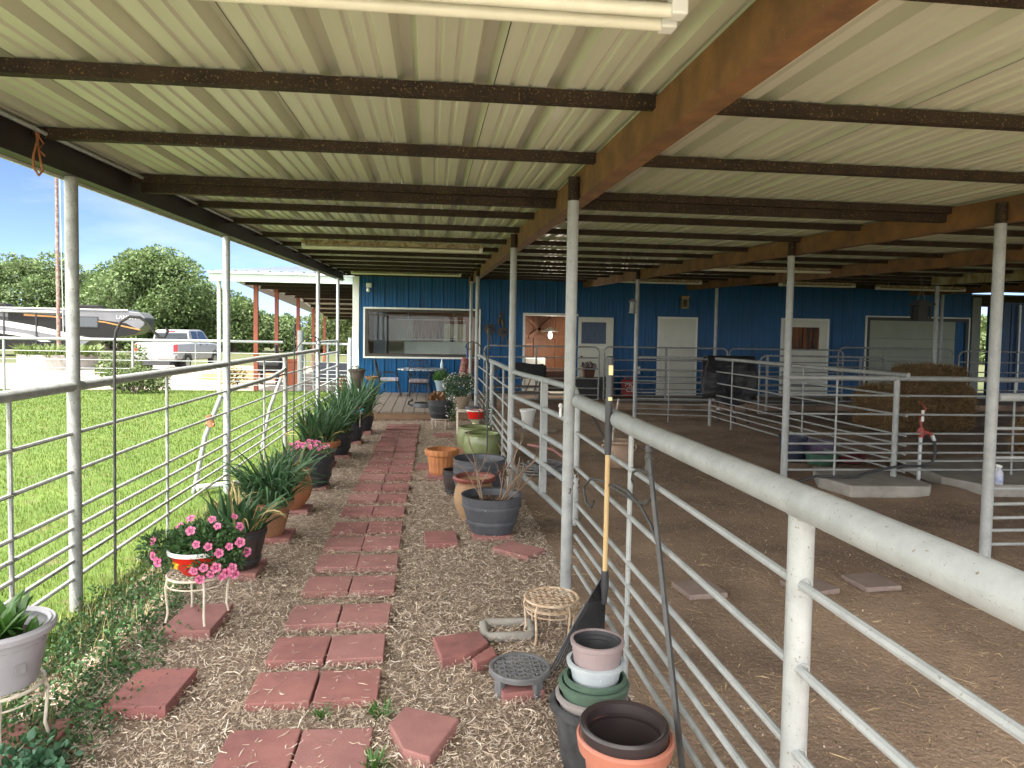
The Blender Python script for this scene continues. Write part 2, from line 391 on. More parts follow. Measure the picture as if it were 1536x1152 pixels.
b = MB(); b.box(-1.94,-1.86,WY+.13,30,0,3.2); b.box(15.02,15.10,WY+.13,30,0,3.2); b.box(-1.94,15.1,30.01,30.1,0,3.2); b.build('side_wall', BLUE, bld)
b = MB(); b.add([(-2.0,WY+.1,3.29),(15.2,WY+.1,3.29),(15.2,30.2,3.7),(-2.0,30.2,3.7)], [(0,1,2,3)]); b.build('roof', SHEET, bld)
# interior room seen through the window and the doorway
b = MB(); b.box(-1.8,6,20.9,21.0,0,3.1); b.build('back_wall', WOODI, bld)
b = MB(); b.box(-1.8,6,18.5,20.9,0,.16); b.build('room_floor', CONC, bld)
b = MB()
for x0,x1,z0,z1 in ((2.2,2.28,.16,3),(3.05,3.12,.16,3),(3.7,3.78,.16,3)): b.box(x0,x1,20.82,20.9,z0,z1)
b.box(1.9,4.4,20.78,20.86,1.62,1.72); b.cbox((3.0,20.76,2.05),(1.3,.05,.09),ry=.7); b.cbox((3.4,20.76,2.05),(1.3,.05,.09),ry=-.7)
b.build('timber_frame', WOODI, bld)
b = MB(); b.box(2.25,2.95,20.4,20.76,.95,1.02); b.box(2.25,2.95,20.4,20.76,1.4,1.45); b.build('wall_shelf', WOODI, bld)
CREAM = M('cream_wall_paint', (.48,.44,.34), (.42,.38,.30), 3, .6)
b = MB(); b.box(.38,1.02,20.78,20.895,.5,1.98); b.build('cream_panel', CREAM, bld)
b = MB(); b.box(-1.2,-.5,20.78,20.895,.3,2.1); b.build('cream_panel', CREAM, bld)
b = MB(); b.cbox((.15,19.9,.83),(1.75,.6,1.28),bev=.02); b.build('counter', WHITE, bld)
b = MB(); b.cbox((-1.35,19.3,1.3),(.34,.05,2.1),bev=.01); b.build('curtain', M('pale_curtain', (.50,.52,.58), (.42,.44,.5), 20, .9, stretch=(8,1,.3)), bld)
b = MB(); b.cbox((2.85,19.4,.62),(.56,.55,.9),bev=.02); b.build('refrigerator', WHITE, bld)
b = MB()
for x in np.linspace(-.75,.75,9): b.path([(x-.07,19.1,1.55),(x,19.1,2.05),(x+.07,19.1,1.55)],.007,5)
for z in (1.54,2.06): b.tube((-.9,19.1,z),(.9,19.1,z),.012,6)
b.tube((-.6,19.1,2.06),(-.6,19.1,3.1),.006,5); b.tube((.6,19.1,2.06),(.6,19.1,3.1),.006,5)
b.build('hanging_rack', WHITE, bld)
for x_ in (-.45,.62): MB().lathe((x_,19.75,1.47),[(.001,0),(.07,.005),(.09,.1),(.001,.1)],14).build('counter_pot', BLACKP, bld)
# pendant lamp with a lit bulb inside the doorway
pl = thing('pendant_lamp', 'lit pendant lamp with a shallow shade inside the open doorway', 'lamp', (3.28,19.3,2.0))
MB().lathe((3.28,19.3,1.80),[(.02,.12),(.06,.10),(.24,.02),(.25,0),(.23,.005)],24).build('lamp_shade', M('lamp_shade_paint', (.5,.46,.38), None, rough=.4), pl)
bm_ = MB().lathe((3.28,19.3,1.6),[(0.002,0),(.045,.03),(.06,.09),(.045,.16),(.03,.2)],16)
em, nt_, bb, _, _ = new_mat('warm_bulb'); bb.inputs['Emission Color'].default_value = (1,.85,.65,1); bb.inputs['Emission Strength'].default_value = .12
bm_.build('bulb', em, pl)
MB().tube((3.28,19.3,1.9),(3.28,19.3,3.1),.006,6).build('cord', BLACKM, pl)
lp = bpy.data.lights.new('bulb_light','POINT'); lp.energy = 20; lp.color = (1,.88,.72); lp.shadow_soft_size = .08
lo_ = bpy.data.objects.new('bulb_light', lp); COL.objects.link(lo_); lo_.location = (3.28,19.0,1.62)
# window
GLASS, gnt, gb, gN, gL = new_mat('window_glass')
gt = gN.new('ShaderNodeBsdfTransparent'); gg = gN.new('ShaderNodeBsdfGlossy'); gg.inputs['Roughness'].default_value = .015
gm = gN.new('ShaderNodeMixShader'); fr = gN.new('ShaderNodeFresnel'); fr.inputs['IOR'].default_value = 1.28
gt.inputs['Color'].default_value = (.80,.84,.84,1)
gL.new(fr.outputs[0], gm.inputs[0]); gL.new(gt.outputs[0], gm.inputs[1]); gL.new(gg.outputs[0], gm.inputs[2]); gL.new(gm.outputs[0], gN['Material Output'].inputs['Surface'])
def frame_ring(mb, x0,x1,z0,z1,wd,ya,yb):
    mb.box(x0,x1,ya,yb,z1-wd,z1); mb.box(x0,x1,ya,yb,z0,z0+wd); mb.box(x0,x0+wd,ya,yb,z0+wd,z1-wd); mb.box(x1-wd,x1,ya,yb,z0+wd,z1-wd)
b = MB(); frame_ring(b,-1.69,1.27,1.05,2.34,.045,WY-.05,WY+.04); win = b.build('window', WHITE, bld, bevel=.003)
b = MB(); frame_ring(b,-1.645,1.225,1.095,2.295,.075,WY-.03,WY+.06); b.box(-1.57,1.15,WY-.02,WY+.05,2.13,2.17); b.build('frame', M('bronze_frame', (.035,.028,.024), (.05,.04,.034), 10, .5), win)
b = MB(); b.box(-1.57,1.15,WY+.012,WY+.018,1.17,2.22); b.build('pane', GLASS, win)
# doorway with open half-glass door swung flat against the wall
b = MB(); b.box(2.37,2.43,WY-.04,WY+.1,.14,2.27); b.box(2.37,3.82,WY-.041,WY+.1,2.205,2.271); b.build('door_frame', WHITE, bld)
def doorpanel(name, x0, x1, z0, z1, y, glass=None, gm_=None, kick=False):
    b = MB()
    if glass:
        gx0,gx1,gz0,gz1 = glass
        b.box(x0,gx0,y-.04,y,z0,z1); b.box(gx1,x1,y-.04,y,z0,z1); b.box(gx0,gx1,y-.04,y,z0,gz0); b.box(gx0,gx1,y-.04,y,gz1,z1)
    else:
        b.box(x0,x1,y-.04,y,z0,z1)
        for k in range(3): b.box(x0+.12,x1-.12,y-.046,y-.03,z0+.2+k*.62,z0+.68+k*.62)
    d = b.build(name, DOORW, bld, bevel=.004)
    if glass:
        b = MB(); b.box(gx0+.002,gx1-.002,y-.022,y-.016,gz0+.002,gz1-.002); b.build('pane', gm_ or GLASS, d)
    MB().lathe((x0+.08,y-.09,z0+.95),[(.001,0),(.03,.008),(.035,.03),(.03,.05),(.001,.058)],14).build('handle', BLACKM, d)
    return d
DGL = M('painted_reflection_glass', (.004,.04,.12), (.003,.02,.06), 9, .25, spec=.25, stretch=(3,1,.4))  # reflection of the blue wall painted into the pane colour
d = doorpanel('door', 3.83, 4.76, .17, 2.19, WY-.03, (3.91,4.57,1.5,2.06), DGL)
b = MB(); b.box(4.0,4.62,WY-.085,WY-.071,1.38,1.44); b.build('sill', WHITE, d)
b = MB(); frame_ring(b,5.97,7.06,.13,2.24,.05,WY-.05,WY); b.build('door_frame', WHITE, bld)
doorpanel('door', 6.02, 7.01, .18, 2.19, WY-.004)
b = MB(); frame_ring(b,9.41,10.78,.13,2.27,.05,WY-.05,WY); b.build('door_frame', WHITE, bld)
REDG = M('door_window_interior', (.20,.07,.025), (.05,.035,.03), 2.2, .4, spec=.15, stretch=(3,1,.3), lo=.45, hi=.55)
doorpanel('door', 9.46, 10.73, .18, 2.22, WY-.004, (9.66,10.5,1.40,2.03), REDG)
b = MB(); frame_ring(b,11.84,14.94,.14,2.38,.035,WY-.055,WY); gd = b.build('garage_door', WHITE, bld)
b = MB(); frame_ring(b,11.875,14.905,.14,2.345,.09,WY-.045,WY-.02); b.build('seal', BLACKP, gd)
b = MB()
for k in range(4): b.box(11.965,14.5,WY-.042,WY-.024,.25+k*.505,.25+k*.505+.497)
b.build('door_panel', M('garage_panel', (.28,.30,.24), (.25,.27,.22), 2, .5), gd)
# things fixed to the wall
fl = thing('flood_light', 'white twin head flood light at the top left of the blue wall', 'flood light', (-1.62,WY-.05,2.86))
MB().cbox((-1.55,WY-.08,2.88),(.14,.1,.12),bev=.02).build('mount_box', WHITE, fl)
for dx_ in (-.12,.13): MB().lathe((0,0,0),[(.001,0),(.04,.005),(.06,.06),(.075,.13),(.06,.12),(.001,.09)],16).build('lamp_head', WHITE, fl).matrix_local = Matrix.Translation((dx_+.03,-.12,.0)) @ Matrix.Rotation(R(135),4,'X') @ Matrix.Rotation(dx_*3,4,'Y')
MB().lathe((-1.56,WY-.15,2.70),[(.001,0),(.045,.02),(.05,.07),(.03,.11)],14).build('sensor', WHITE, fl)
orn = thing('wall_ornament', 'rusty tin sunflower and hat ornament on the blue wall beside the big window', 'wall ornament', (1.62,WY-.04,1.8))
TIN = M('rusty_tin', (.16,.10,.035), (.05,.04,.03), 9, .6)
for (x,z,r_) in ((1.50,1.84,.15),(1.84,1.76,.14)):
    b = MB()
    for k in range(12):
        a = 2*PI*k/12; b.path([(x+.5*r_*math.cos(a),WY-.05,z+.5*r_*math.sin(a)),(x+r_*math.cos(a),WY-.07,z+r_*math.sin(a))],[.035,.006],5)
    b.lathe((x,WY-.075,z),[(.001,-.01),(r_*.5,0),(r_*.55,.02)],16); b.build('flower', TIN, orn)
b = MB()
for x,z,a in ((1.72,2.08,.5),(1.86,2.0,-.4),(1.78,2.2,.1),(1.98,1.55,.6)): b.path([(x,WY-.04,z-.14),(x+.05*a,WY-.07,z),(x+.16*a,WY-.05,z+.12)],[.01,.045,.005],6)
b.path([(1.5,WY-.05,1.7),(1.58,WY-.05,1.45),(1.48,WY-.05,1.3)],.012,6); b.path([(1.84,WY-.05,1.62),(1.8,WY-.05,1.4)],.012,6); b.build('leaf', TIN, orn)
wl = thing('wall_lantern', 'small brass lantern on the blue wall above the closed door', 'lantern', (6.66,WY-.05,2.6))
b = MB(); frame_ring(b,6.57,6.75,2.47,2.74,.03,WY-.15,WY-.03); b.cbox((6.66,WY-.09,2.77),(.22,.16,.05)); b.build('lantern_frame', M('brass', (.30,.22,.10), None, rough=.45, metal=.6), wl)
b = MB(); b.cbox((6.66,WY-.09,2.6),(.11,.08,.18)); b.build('lantern_glass', BLACKP, wl)
# ------------------------------------------------------------------ pipe fences, gates, panels
RZ = [1.07,.847,.622,.509,.404,.307,.20]
def fence(label, a, b_, top=1.30, r=.03, rr=.0125, posts=(), stays=(), mat=PIPE, thick=None, zs=RZ, group=None):
    """straight pipe fence from a to b_; posts/stays are fractions along it"""
    A = Vector((a[0],a[1],0)); B = Vector((b_[0],b_[1],0))
    t = thing('pipe_fence', label, 'pipe fence', tuple((A+B)/2), group)
    m = MB(); D = (B-A)
    N_ = max(2, int(D.length/1.5))
    m.path([A + D*k/N_ + Vector((0,0,top+.004*math.sin(k*2.3))) for k in range(N_+1)], r, 14); m.build('top_rail', mat, t)
    for z in zs:
        m = MB(); m.path([A + D*k/N_ + Vector((0,0,z+.004*math.sin(k*1.7+z*9))) for k in range(N_+1)], rr, 8); m.build('rail', mat, t)
    for f in posts:
        m = MB(); p = A+D*f; m.tube(p-Vector((0,0,.1)), p+Vector((0,0,top)), .032, 14); m.build('post', mat, t)
    for f in stays:
        m = MB(); p = A+D*f; m.tube(p+Vector((0,0,.05)), p+Vector((0,0,top)), .0125, 8); m.build('stay', mat, t)
    return t
f = fence('galvanized pipe fence between the sunny lawn and the row of potted irises', (-2.1,-.3), (-2.1,13.6), 1.35, .031, posts=(.784,), stays=(.295,.449,.69,.9), mat=PIPE2)
m = MB(); m.path([(-2.1,7.62,1.07),(-2.1,9.6,1.075),(-2.1,10.4,1.13),(-2.1,10.6,1.15)],.026,10); m.build('brace_rail', PIPE2, f)
for y in (7.62,10.6):
    m = MB(); m.path([(-2.15,y-.02,1.02),(-2.30,y-.05,.6),(-2.42,y-.05,0)],.024,10); m.build('brace', PIPE, f)
m = MB(); m.tube((-2.36,7.5,.08),(-1.98,7.9,.05),.03,10); m.build('ground_pipe', WHITE, f)
m = MB(); m.tube((-2.235,7.56,.70),(-2.265,7.56,.82),.034,10); m.tube((-2.205,7.55,.72),(-2.29,7.56,.73),.02,8); m.build('pipe_clamp', TERRB, f)
f = fence('thick railed pipe fence in the near right corner with the rake leaning on it', (.965,-.1), (.945,4.45), 1.28, .045, .0125, posts=(), stays=(.735,), mat=PIPE)
m = MB(); m.tube((.965,1.72,-.1),(.965,1.72,1.26),.033,18); pst = m.build('post', PIPE, f)
for z in RZ:
    for s in (-1,1): MB().path([(.965+.0155*math.cos(a)*(1+.08*math.sin(5*a)),1.72+s*.0315,z+.0155*math.sin(a)) for a in np.linspace(0,2*PI,15)[:-1]],.0035,5,closed=True).build('weld_bead',PIPE2,pst)
MB().path([(.965+.0335*math.cos(a),1.72+.0335*math.sin(a),1.236+.0125*abs(math.cos(a))**2+.0015*math.sin(9*a)) for a in np.linspace(0,2*PI,33)[:-1]],.0045,6,closed=True).build('weld_bead',PIPE2,pst)
fence('pipe fence along the walkway between the open gate and the deck', (.93,7.78), (.93,13.7), 1.29, .03, posts=(.485,), stays=(.2,.66))
fence('short pipe fence in the middle of the dirt floor, left of the black horse blanket', (B2(13.35)-.06,13.35), (5.37,13.06), 1.30, .028, posts=(), stays=(.45,), mat=PIPE2)
fence('pipe fence under the black horse blanket running towards the concrete slab', (5.37,13.06), (5.40,7.45), 1.31, .028, posts=(0.0,), stays=(.17,.6), mat=PIPE2)
f = fence('pipe fence crossing in front of the water hydrant and the concrete slab', (B2(7.66)-.06,7.64), (10.0,7.5), 1.265, .03, posts=(.222,.74), stays=(.1,.47,.86))
fence('pipe fence running off to the right from the pale post beside the spray bottle', (B2(4.74)-.02,4.74), (9.0,4.7), 1.30, .032, posts=(.5,), stays=(.25,.75))
def gate(name, label, cat, a, b_, z0, z1, zs, r, rr, straps=(), mat=PIPE, corner=.12, group=None, strapw=.022):
    A = Vector((a[0],a[1],0)); B = Vector((b_[0],b_[1],0)); D = (B-A).normalized(); Ln = (B-A).length
    t = thing(name, label, cat, tuple((A+B)/2), group)
    def P(s, z): return A + D*s + Vector((0,0,z))
    pts = []
    for (cs, cz, a0) in ((corner, z1-corner, 180),(Ln-corner, z1-corner, 90),(Ln-.02, z0+.02, 0),(.02, z0+.02, -90)):
        rad = corner if cz > (z0+z1)/2 else .02
        for k in range(5):
            an = R(a0 - 90*k/4); pts.append(P(cs+rad*math.cos(an), cz+rad*math.sin(an)))
    MB().path(pts, r, 12, closed=True).build('frame', mat, t)
    for z in zs: MB().tube(P(.01,z), P(Ln-.01,z), rr, 10).build('rail', mat, t)
    for s in straps:
        Nn = Vector((D.y,-D.x,0)); m = MB()
        c = P(s*Ln, (z0+z1)/2); ang = math.atan2(D.y, D.x)
        m.cbox(tuple(c), (strapw*2, rr*2+.012, z1-z0-.01), rz=ang, bev=.003); m.build('strap', mat, t)
    return t
g = gate('pipe_gate', 'wide pipe gate standing ajar behind the grey barrel planter, chained to the tall near post', 'gate', (1.10,5.2), (.885,7.58), .28, 1.30, (1.04,.80,.55), .025, .024, (.42,))
m = MB()
for k in range(10):
    a = k*.09; x = .90+.02*k; y = 4.44+.055*k; z = .70+.13*math.sin(k/9*PI)-.01*k
    m.path([(x+.018*math.cos(th)*(1 if k%2 else .2), y+.03*math.sin(th), z+.016*math.cos(th)*(0.3 if k%2 else 1)) for th in np.linspace(0,2*PI,9)[:-1]], .0045, 5, closed=True)
tag(m.build('gate_chain', M('rusty_chain', (.18,.13,.09), (.09,.06,.045), 60, .6, .6)), 'rusty chain looped round the tall near post to hold the gate', 'chain')
m = MB().tube((1.04,5.55,1.05),(1.04,5.55,1.12),.012,8); m.lathe((1.04,5.55,1.12),[(.012,0),(.02,.015),(.012,.035),(.001,.04)],10); m.build('latch_pin', WHITE, g)
gate('pipe_gate', 'small grey gate in the lawn fence beyond the irises, at the end of the walkway', 'gate', (-2.1,13.72), (-2.1,16.36), .35, 1.50, (1.25,.93,.64), .022, .022, mat=GALV, corner=.05)
gp = 'livestock panels in front of the blue wall'
gate('livestock_panel', 'grey pipe panel in front of the open doorway and the planter boxes', 'livestock panel', (1.25,16.45), (3.97,16.4), .19, 1.44, (1.18,.92,.69,.46,.30), .019, .017, (.45,), mat=DARKPIPE, group=gp)
gate('livestock_panel', 'grey pipe panel in front of the closed white door', 'livestock panel', (4.10,16.4), (7.1,16.3), .19, 1.45, (1.14,.9,.75,.6,.45,.3), .019, .014, (.5,), mat=DARKPIPE, group=gp)
gate('livestock_panel', 'grey pipe panel in front of the blue wall behind the black horse blanket', 'livestock panel', (7.15,16.3), (10.0,16.2), .19, 1.45, (1.14,.9,.75,.6,.45,.3), .019, .014, (.5,), mat=DARKPIPE, group=gp)
gate('livestock_panel', 'round cornered grey panel in front of the half glass door, left of the hay', 'livestock panel', (7.0,14.4), (9.75,14.2), .1, 1.34, (1.12,.9,.7,.5,.3), .02, .016, (.06,.80), mat=DARKPIPE, corner=.16, group=gp)
gate('livestock_panel', 'round cornered grey panel standing before the wide roll-up door behind the hay', 'livestock panel', (10.0,16.4), (13.0,16.3), .19, 1.52, (1.2,.97,.75,.52,.33), .02, .016, (.4,), mat=DARKPIPE, corner=.16, group=gp)
gate('livestock_panel', 'round cornered grey panel across the far right passage opening', 'livestock panel', (13.15,16.3), (16.3,16.0), .1, 1.47, (1.2,.95,.72,.5,.3), .02, .016, (.7,), mat=DARKPIPE, corner=.16, group=gp)
# white pipe fence at the far side of the lawn
f = fence('white pipe fence along the far edge of the lawn beside the gravel drive', (-27,20.1), (-4.0,19.9), 1.39, .04, .011, posts=(.12,.26,.40,.55,.69,.83), stays=(.05,.19,.33,.475,.618,.76,.9), mat=PIPE)
m = MB().tube((-3.68,20.7,-.1),(-3.68,20.7,1.72),.085,18); m.build('corner_post', PIPE, f)
f = fence('white pipe fence between the lawn and the patio at the corner of the barn', (-3.6,20.4), (-2.2,19.8), 1.36, .035, .011, posts=(.55,.97), stays=(.25,), mat=PIPE)
m = MB().tube((-2.12,19.2,-.1),(-2.12,19.2,1.55),.06,14); m.build('post', PIPE, f)
# ------------------------------------------------------------------ paving stones
PG = 'red paving stones of the walkway'
def paver(x, y, label, sx=.285, sy=.29, rz=0, z=.0, h=.045, mat=PAVER, group=None, tilt=0.012, cat='paving stone', name='paver'):
    m = MB(); m.cbox((x,y,z+h/2), (sx,sy,h), rz=rz+random.uniform(-.02,.02), rx=random.uniform(-tilt,tilt), ry=random.uniform(-tilt,tilt), bev=.006)
    return tag(m.build(name, mat), label, cat, group)
PAVM = [PAVER, M('red_paver_pale', (.35,.165,.15), (.255,.118,.108), 4, .9, 0, .35, 150, .003, speck=((.36,.2,.18), 60, .7)), M('red_paver_deep', (.32,.13,.118), (.19,.08,.075), 5, .86, 0, .35, 170, .003, speck=((.32,.15,.13), 60, .72))]
PRW = [(2.66,2.95),(3.17,3.46),(3.58,3.87),(4.03,4.32),(4.54,4.82),(5.0,5.29),(5.47,5.76),(5.93,6.22),(6.48,6.77),(7.0,7.29),(7.5,7.79),(8.03,8.32),(8.55,8.84),(9.03,9.32),(9.52,9.81),(9.96,10.25),(10.4,10.69),(10.82,11.11),(11.33,11.62),(11.76,12.05),(12.25,12.54),(12.62,12.91)]
for i, (a, b_) in enumerate(PRW):
    off = .0055*max(0,(a-6)) + random.uniform(-.008,.008); yc = (a+b_)/2
    for s, xx in (('left', -.655), ('right', -.362)):
        paver(xx+off+random.uniform(-.004,.004), yc+random.uniform(-.006,.006), f'red paver on the {s} side of the walkway, {ORD[i]} row from the near end', group=PG, mat=random.choice(PAVM), z=.002+random.uniform(-.004,.004))
paver(-1.25,3.33,'red paver with black soil specks and a round stain, lying alone beside the weeds', .27,.36,rz=-.05,h=.06,z=.004, mat=M('soiled_paver',(.34,.13,.115),(.25,.105,.1),7,.88,0,.35,160,.003,speck=((.05,.03,.028),38,.62)))
paver(-1.62,2.92,'red paver in the near left corner under the grey pot stand',.32,.34,rz=.1,h=.055)
paver(-1.305,4.15,'red paver under the cream wire stand of the petunia bowl',.27,.40,rz=-.04,h=.06, mat=PAVM[1])
paver(-1.31,5.06,'red paver under the small dark barrel with broad iris leaves',.30,.34,h=.055,z=-.004,mat=PAVM[1])
paver(-1.25,5.86,'red paver under the tan pot of drooping daylily leaves',.30,.3,h=.055)
paver(-1.23,6.72,'pinkish block under the wide lipped terracotta urn',.26,.26,h=.055,mat=PAVM[1])
paver(-1.26,7.8,'red block under the big black barrel of pink flowers',.34,.3,h=.04)
paver(-1.36,9.0,'red block under the ribbed terracotta bowl of irises',.36,.34,h=.055)
paver(-1.24,9.72,'pale block under the black tub directly behind the terracotta bowl',.36,.3,h=.05,mat=PAVM[1])
paver(-1.2,10.9,'pale block under the iris tub with the coloured pinwheel',.36,.3,h=.06,mat=PAVM[1])
paver(-1.14,11.95,'pale block under the iris tub nearest the deck',.36,.3,h=.07,mat=PAVM[1])
paver(.10,5.70,'single red paver on the chips just left of the grey barrel planter',.26,.34,rz=.06,h=.05,z=.0)
paver(.53,5.88,'red paver mostly hidden under the near grey barrel planter',.33,.33,h=.04)
paver(.70,5.37,'dusty red paver lying askew in front of the grey barrel planter',.24,.34,rz=.82,h=.045,mat=PAVM[1])
paver(.15,8.30,'red paver under the orange ribbed pot',.34,.34,h=.05)
paver(-.02,8.85,'red paver behind the orange ribbed pot, half out on the left',.28,.3,h=.05)
paver(.22,9.65,'tan paver behind the orange ribbed pot',.36,.3,rz=.1,h=.045,mat=PAVER2)
paver(.22,11.6,'red paver in front of the cream wire stand of the succulent barrel',.3,.3,rz=.1,h=.05)
paver(.80,12.3,'grey paver at the right end of the deck step',.34,.3,rz=.3,h=.05,mat=PAVER2)
for i,(x,y,rz_,lab) in enumerate([(1.80,4.47,.1,'pale paver on the dirt behind the leaning shepherd hook, leftmost of three'),(2.58,4.47,.25,'pale paver on the dirt behind the thick near fence post, middle one of three'),(3.06,4.52,.05,'pale paver on the dirt near the tall right post, rightmost of three')]):
    paver(x,y,lab,.27,.27,rz=rz_,h=.035,z=.004,mat=PAVER2)
t = tag(MB().prism([(-.155,2.93),(-.09,2.74),(.015,2.675),(.14,2.945),(-.09,3.065)],.006,.062).build('paver',PAVM[1],bevel=.006),'red five sided paver with a cut corner lying at the bottom of the walkway','paving stone')
t = tag(MB().prism([(.03,3.77),(.075,3.50),(.19,3.545),(.26,3.60),(.325,3.68),(.285,3.83)],.004,.062).build('broken_paver',PAVM[2],bevel=.006),'broken red paver missing a corner, beside the grey concrete loop','paving stone')
t = tag(MB().prism([(.225,3.50),(.245,3.445),(.355,3.53),(.345,3.65),(.27,3.56)],.004,.06).build('paver_fragment',PAVM[2],bevel=.006),'small broken off corner of red paver behind the round black grate','paver fragment')
t = tag(MB().cbox((.44,3.20,.03),(.20,.10,.06),rz=.1,bev=.006).build('brick',PAVER),'red brick under the round black plastic grate','brick')
t = tag(MB().path([(.32+.27*a,3.815+.19*b_,.028) for a,b_ in ((.06,1),(0,.9),(0,.12),(.06,0),(.5,0),(.92,.0),(1,.12),(1,.9),(.94,1),(.5,1.0))],.027,10,closed=True).build('concrete_loop',CONC),'rounded rectangular loop of grey concrete lying on the chips beside the wire stool','concrete loop')

# ------------------------------------------------------------------ foliage helpers
def blades_np(c, n, r0, L, wd, spread, droop, seg=7):
    th = RNG.uniform(0,2*PI,n); rr = r0*np.sqrt(RNG.uniform(0,1,n)); ph = th + RNG.normal(0,.7,n)
    Ls = L*RNG.uniform(.6,1.08,n); a0 = spread*RNG.uniform(.1,1,n); dr = droop*RNG.uniform(.3,1.2,n); ws = wd*RNG.uniform(.7,1.15,n)
    p = np.stack([c[0]+rr*np.cos(th), c[1]+rr*np.sin(th), np.full(n,c[2])],-1)
    d = np.stack([np.cos(ph),np.sin(ph),np.zeros(n)],-1); side = np.stack([-np.sin(ph),np.cos(ph),np.zeros(n)],-1)
    tw = RNG.normal(0,.5,n)
    rows = []
    for k in range(seg+1):
        t = k/seg; ang = a0 + dr*t**1.6
        wk = ws*(1-t**2.2)*(.75+.5*min(1,t*4))*.5 + .0008
        sd = side*np.cos(tw*t)[:,None] + np.array([0,0,1])*np.sin(tw*t)[:,None]
        nrm = d*np.cos(ang)[:,None] - np.array([0,0,1])*np.sin(ang)[:,None]
        rows += [p - sd*wk[:,None], p - nrm*(wk*.35)[:,None], p + sd*wk[:,None]]
        st = Ls/seg
        p = p + (d*np.sin(ang)[:,None] + np.array([0,0,1])*np.cos(ang)[:,None])*st[:,None]
    V = np.stack(rows,1).reshape(-1,3); m = 3*(seg+1)
    f = [[3*k+j, 3*k+j+1, 3*k+j+4, 3*k+j+3] for k in range(seg) for j in (0,1)]
    F = (np.arange(n)[:,None,None]*m + np.array(f)[None]).reshape(-1,4)
    return V, F
def cat_np(lst):
    Vs, Fs, o = [], [], 0
    for V, F in lst: Vs.append(V); Fs.append(F+o); o += len(V)
    return np.concatenate(Vs), np.concatenate(Fs)
def leaves_np(c, rad, n, size, shell=.55, flat=.6, asp=.5, zmin=None):
    u = RNG.normal(0,1,(n,3)); u /= np.linalg.norm(u,axis=1)[:,None]
    q = shell + (1-shell)*RNG.uniform(0,1,n)**.5
    P = np.array(c) + u*q[:,None]*np.array(rad)
    if zmin is not None: P[:,2] = np.maximum(P[:,2], zmin)
    d = u + RNG.normal(0,flat,(n,3)); d /= np.linalg.norm(d,axis=1)[:,None]
    s = np.cross(d, RNG.normal(0,1,(n,3))); s /= np.linalg.norm(s,axis=1)[:,None]
    nn = np.cross(d,s); L = size*RNG.uniform(.6,1.3,n)[:,None]
    mid = P + d*L*.45
    V = np.stack([P, mid - s*L*asp*.5 + nn*L*.07, P + d*L - nn*L*.1, mid + s*L*asp*.5 + nn*L*.07],1).reshape(-1,3)
    F = np.arange(4*n).reshape(n,4)
    return V, F
def flower_mesh(name, r, mat, lobes=5, depth=.35):
    V = [(0,0,-depth*r)]; n = lobes*8; F = []
    for ring, (q, z) in enumerate(((.35,-.12),(.7,.0),(1.0,.05))):
        for j in range(n):
            a = 2*PI*j/n; w = 1 - (.22*ring/2)*(abs(math.cos(lobes*a/2))**6) 
            V.append((r*q*w*math.cos(a), r*q*w*math.sin(a), r*(z + .05*ring*math.cos(lobes*a))))
    for j in range(n):
        F.append((0,1+j,1+(j+1)%n))
        for k in range(2): F.append((1+k*n+j,1+k*n+(j+1)%n,1+(k+1)*n+(j+1)%n,1+(k+1)*n+j)[::-1][::-1])
    me = bpy.data.meshes.new(name); me.from_pydata(V,[],F); me.polygons.foreach_set('use_smooth',[True]*len(F)); me.materials.append(mat); me.update()
    return me
def place_flowers(me, parent, pts, dirs, name='flower', label=None):
    base = wloc(parent)
    for p, d in zip(pts, dirs):
        o = bpy.data.objects.new(name, me); COL.objects.link(o); o.parent = parent
        o.location = Vector(p)-base; o.rotation_euler = Vector(d).to_track_quat('Z','Y').to_euler()
        o.scale = [random.uniform(.8,1.15)]*3
PETM = flower_mesh('flower', .027, PINK); PETM2 = flower_mesh('flower', .024, M('magenta_petal', (.66,.10,.34), (.74,.2,.42), 40, .6, trans=.25))

# ------------------------------------------------------------------ pots
def pot_body(m, c, prof, wall=.012, n=40, **k):
    """closed pot wall from an outer profile (bottom to top): floor, outside, rim, inside"""
    r0 = prof[0][0]
    inner = [(max(.004,r-wall), z) for r, z in prof[::-1]]
    inner[-1] = (max(.004,prof[0][0]-wall), prof[0][1]+wall)
    m.lathe(c, [(.001,prof[0][1])] + prof + inner + [(.001,prof[0][1]+wall)], n, True, **k)
def barrel(name, label, cat, x, y, z, rt, rb, h, mat=GREYTUB, bandmat=None, group=None, soil=.85, bands=(.30,.72), rings=False):
    t = thing(name, label, cat, (x,y,z), group)
    m = MB(); prof = [(rb,0),(rb+.004,.006)] + [(rb+(rt-rb)*k/8 + .012*math.sin(PI*k/8), h*k/8*.985) for k in range(1,8)] + [(rt,h*.97),(rt+.006,h*.985),(rt+.006,h),(rt,h)]
    pot_body(m, (x,y,z), prof, .014, 88, flute=.006, nfl=22); m.build('tub', mat, t)
    for b in bands:
        r = rb+(rt-rb)*b+.012*math.sin(PI*b)+.004
        MB().lathe((x,y,z+h*b), [(r-.003,-.017),(r+.004,-.015),(r+.0065,.0),(r+.005,.015),(r-.001,.018)], 40).build('band', bandmat or mat, t)
    if soil:
        r = rb+(rt-rb)*soil-.012
        MB().disc((x,y,z+h*soil), r, 28, .02).build('soil', SOIL, t)
    return t
def potted(name, label, cat, x, y, z, prof, mat, soil=None, wall=.014, group=None, n=44, body='pot', **k):
    t = thing(name, label, cat, (x,y,z), group)
    m = MB(); pot_body(m, (x,y,z), prof, wall, n, **k); m.build(body, mat, t)
    if soil: MB().disc((x,y,z+soil[1]), soil[0], 26, .015).build('soil', SOIL, t)
    return t
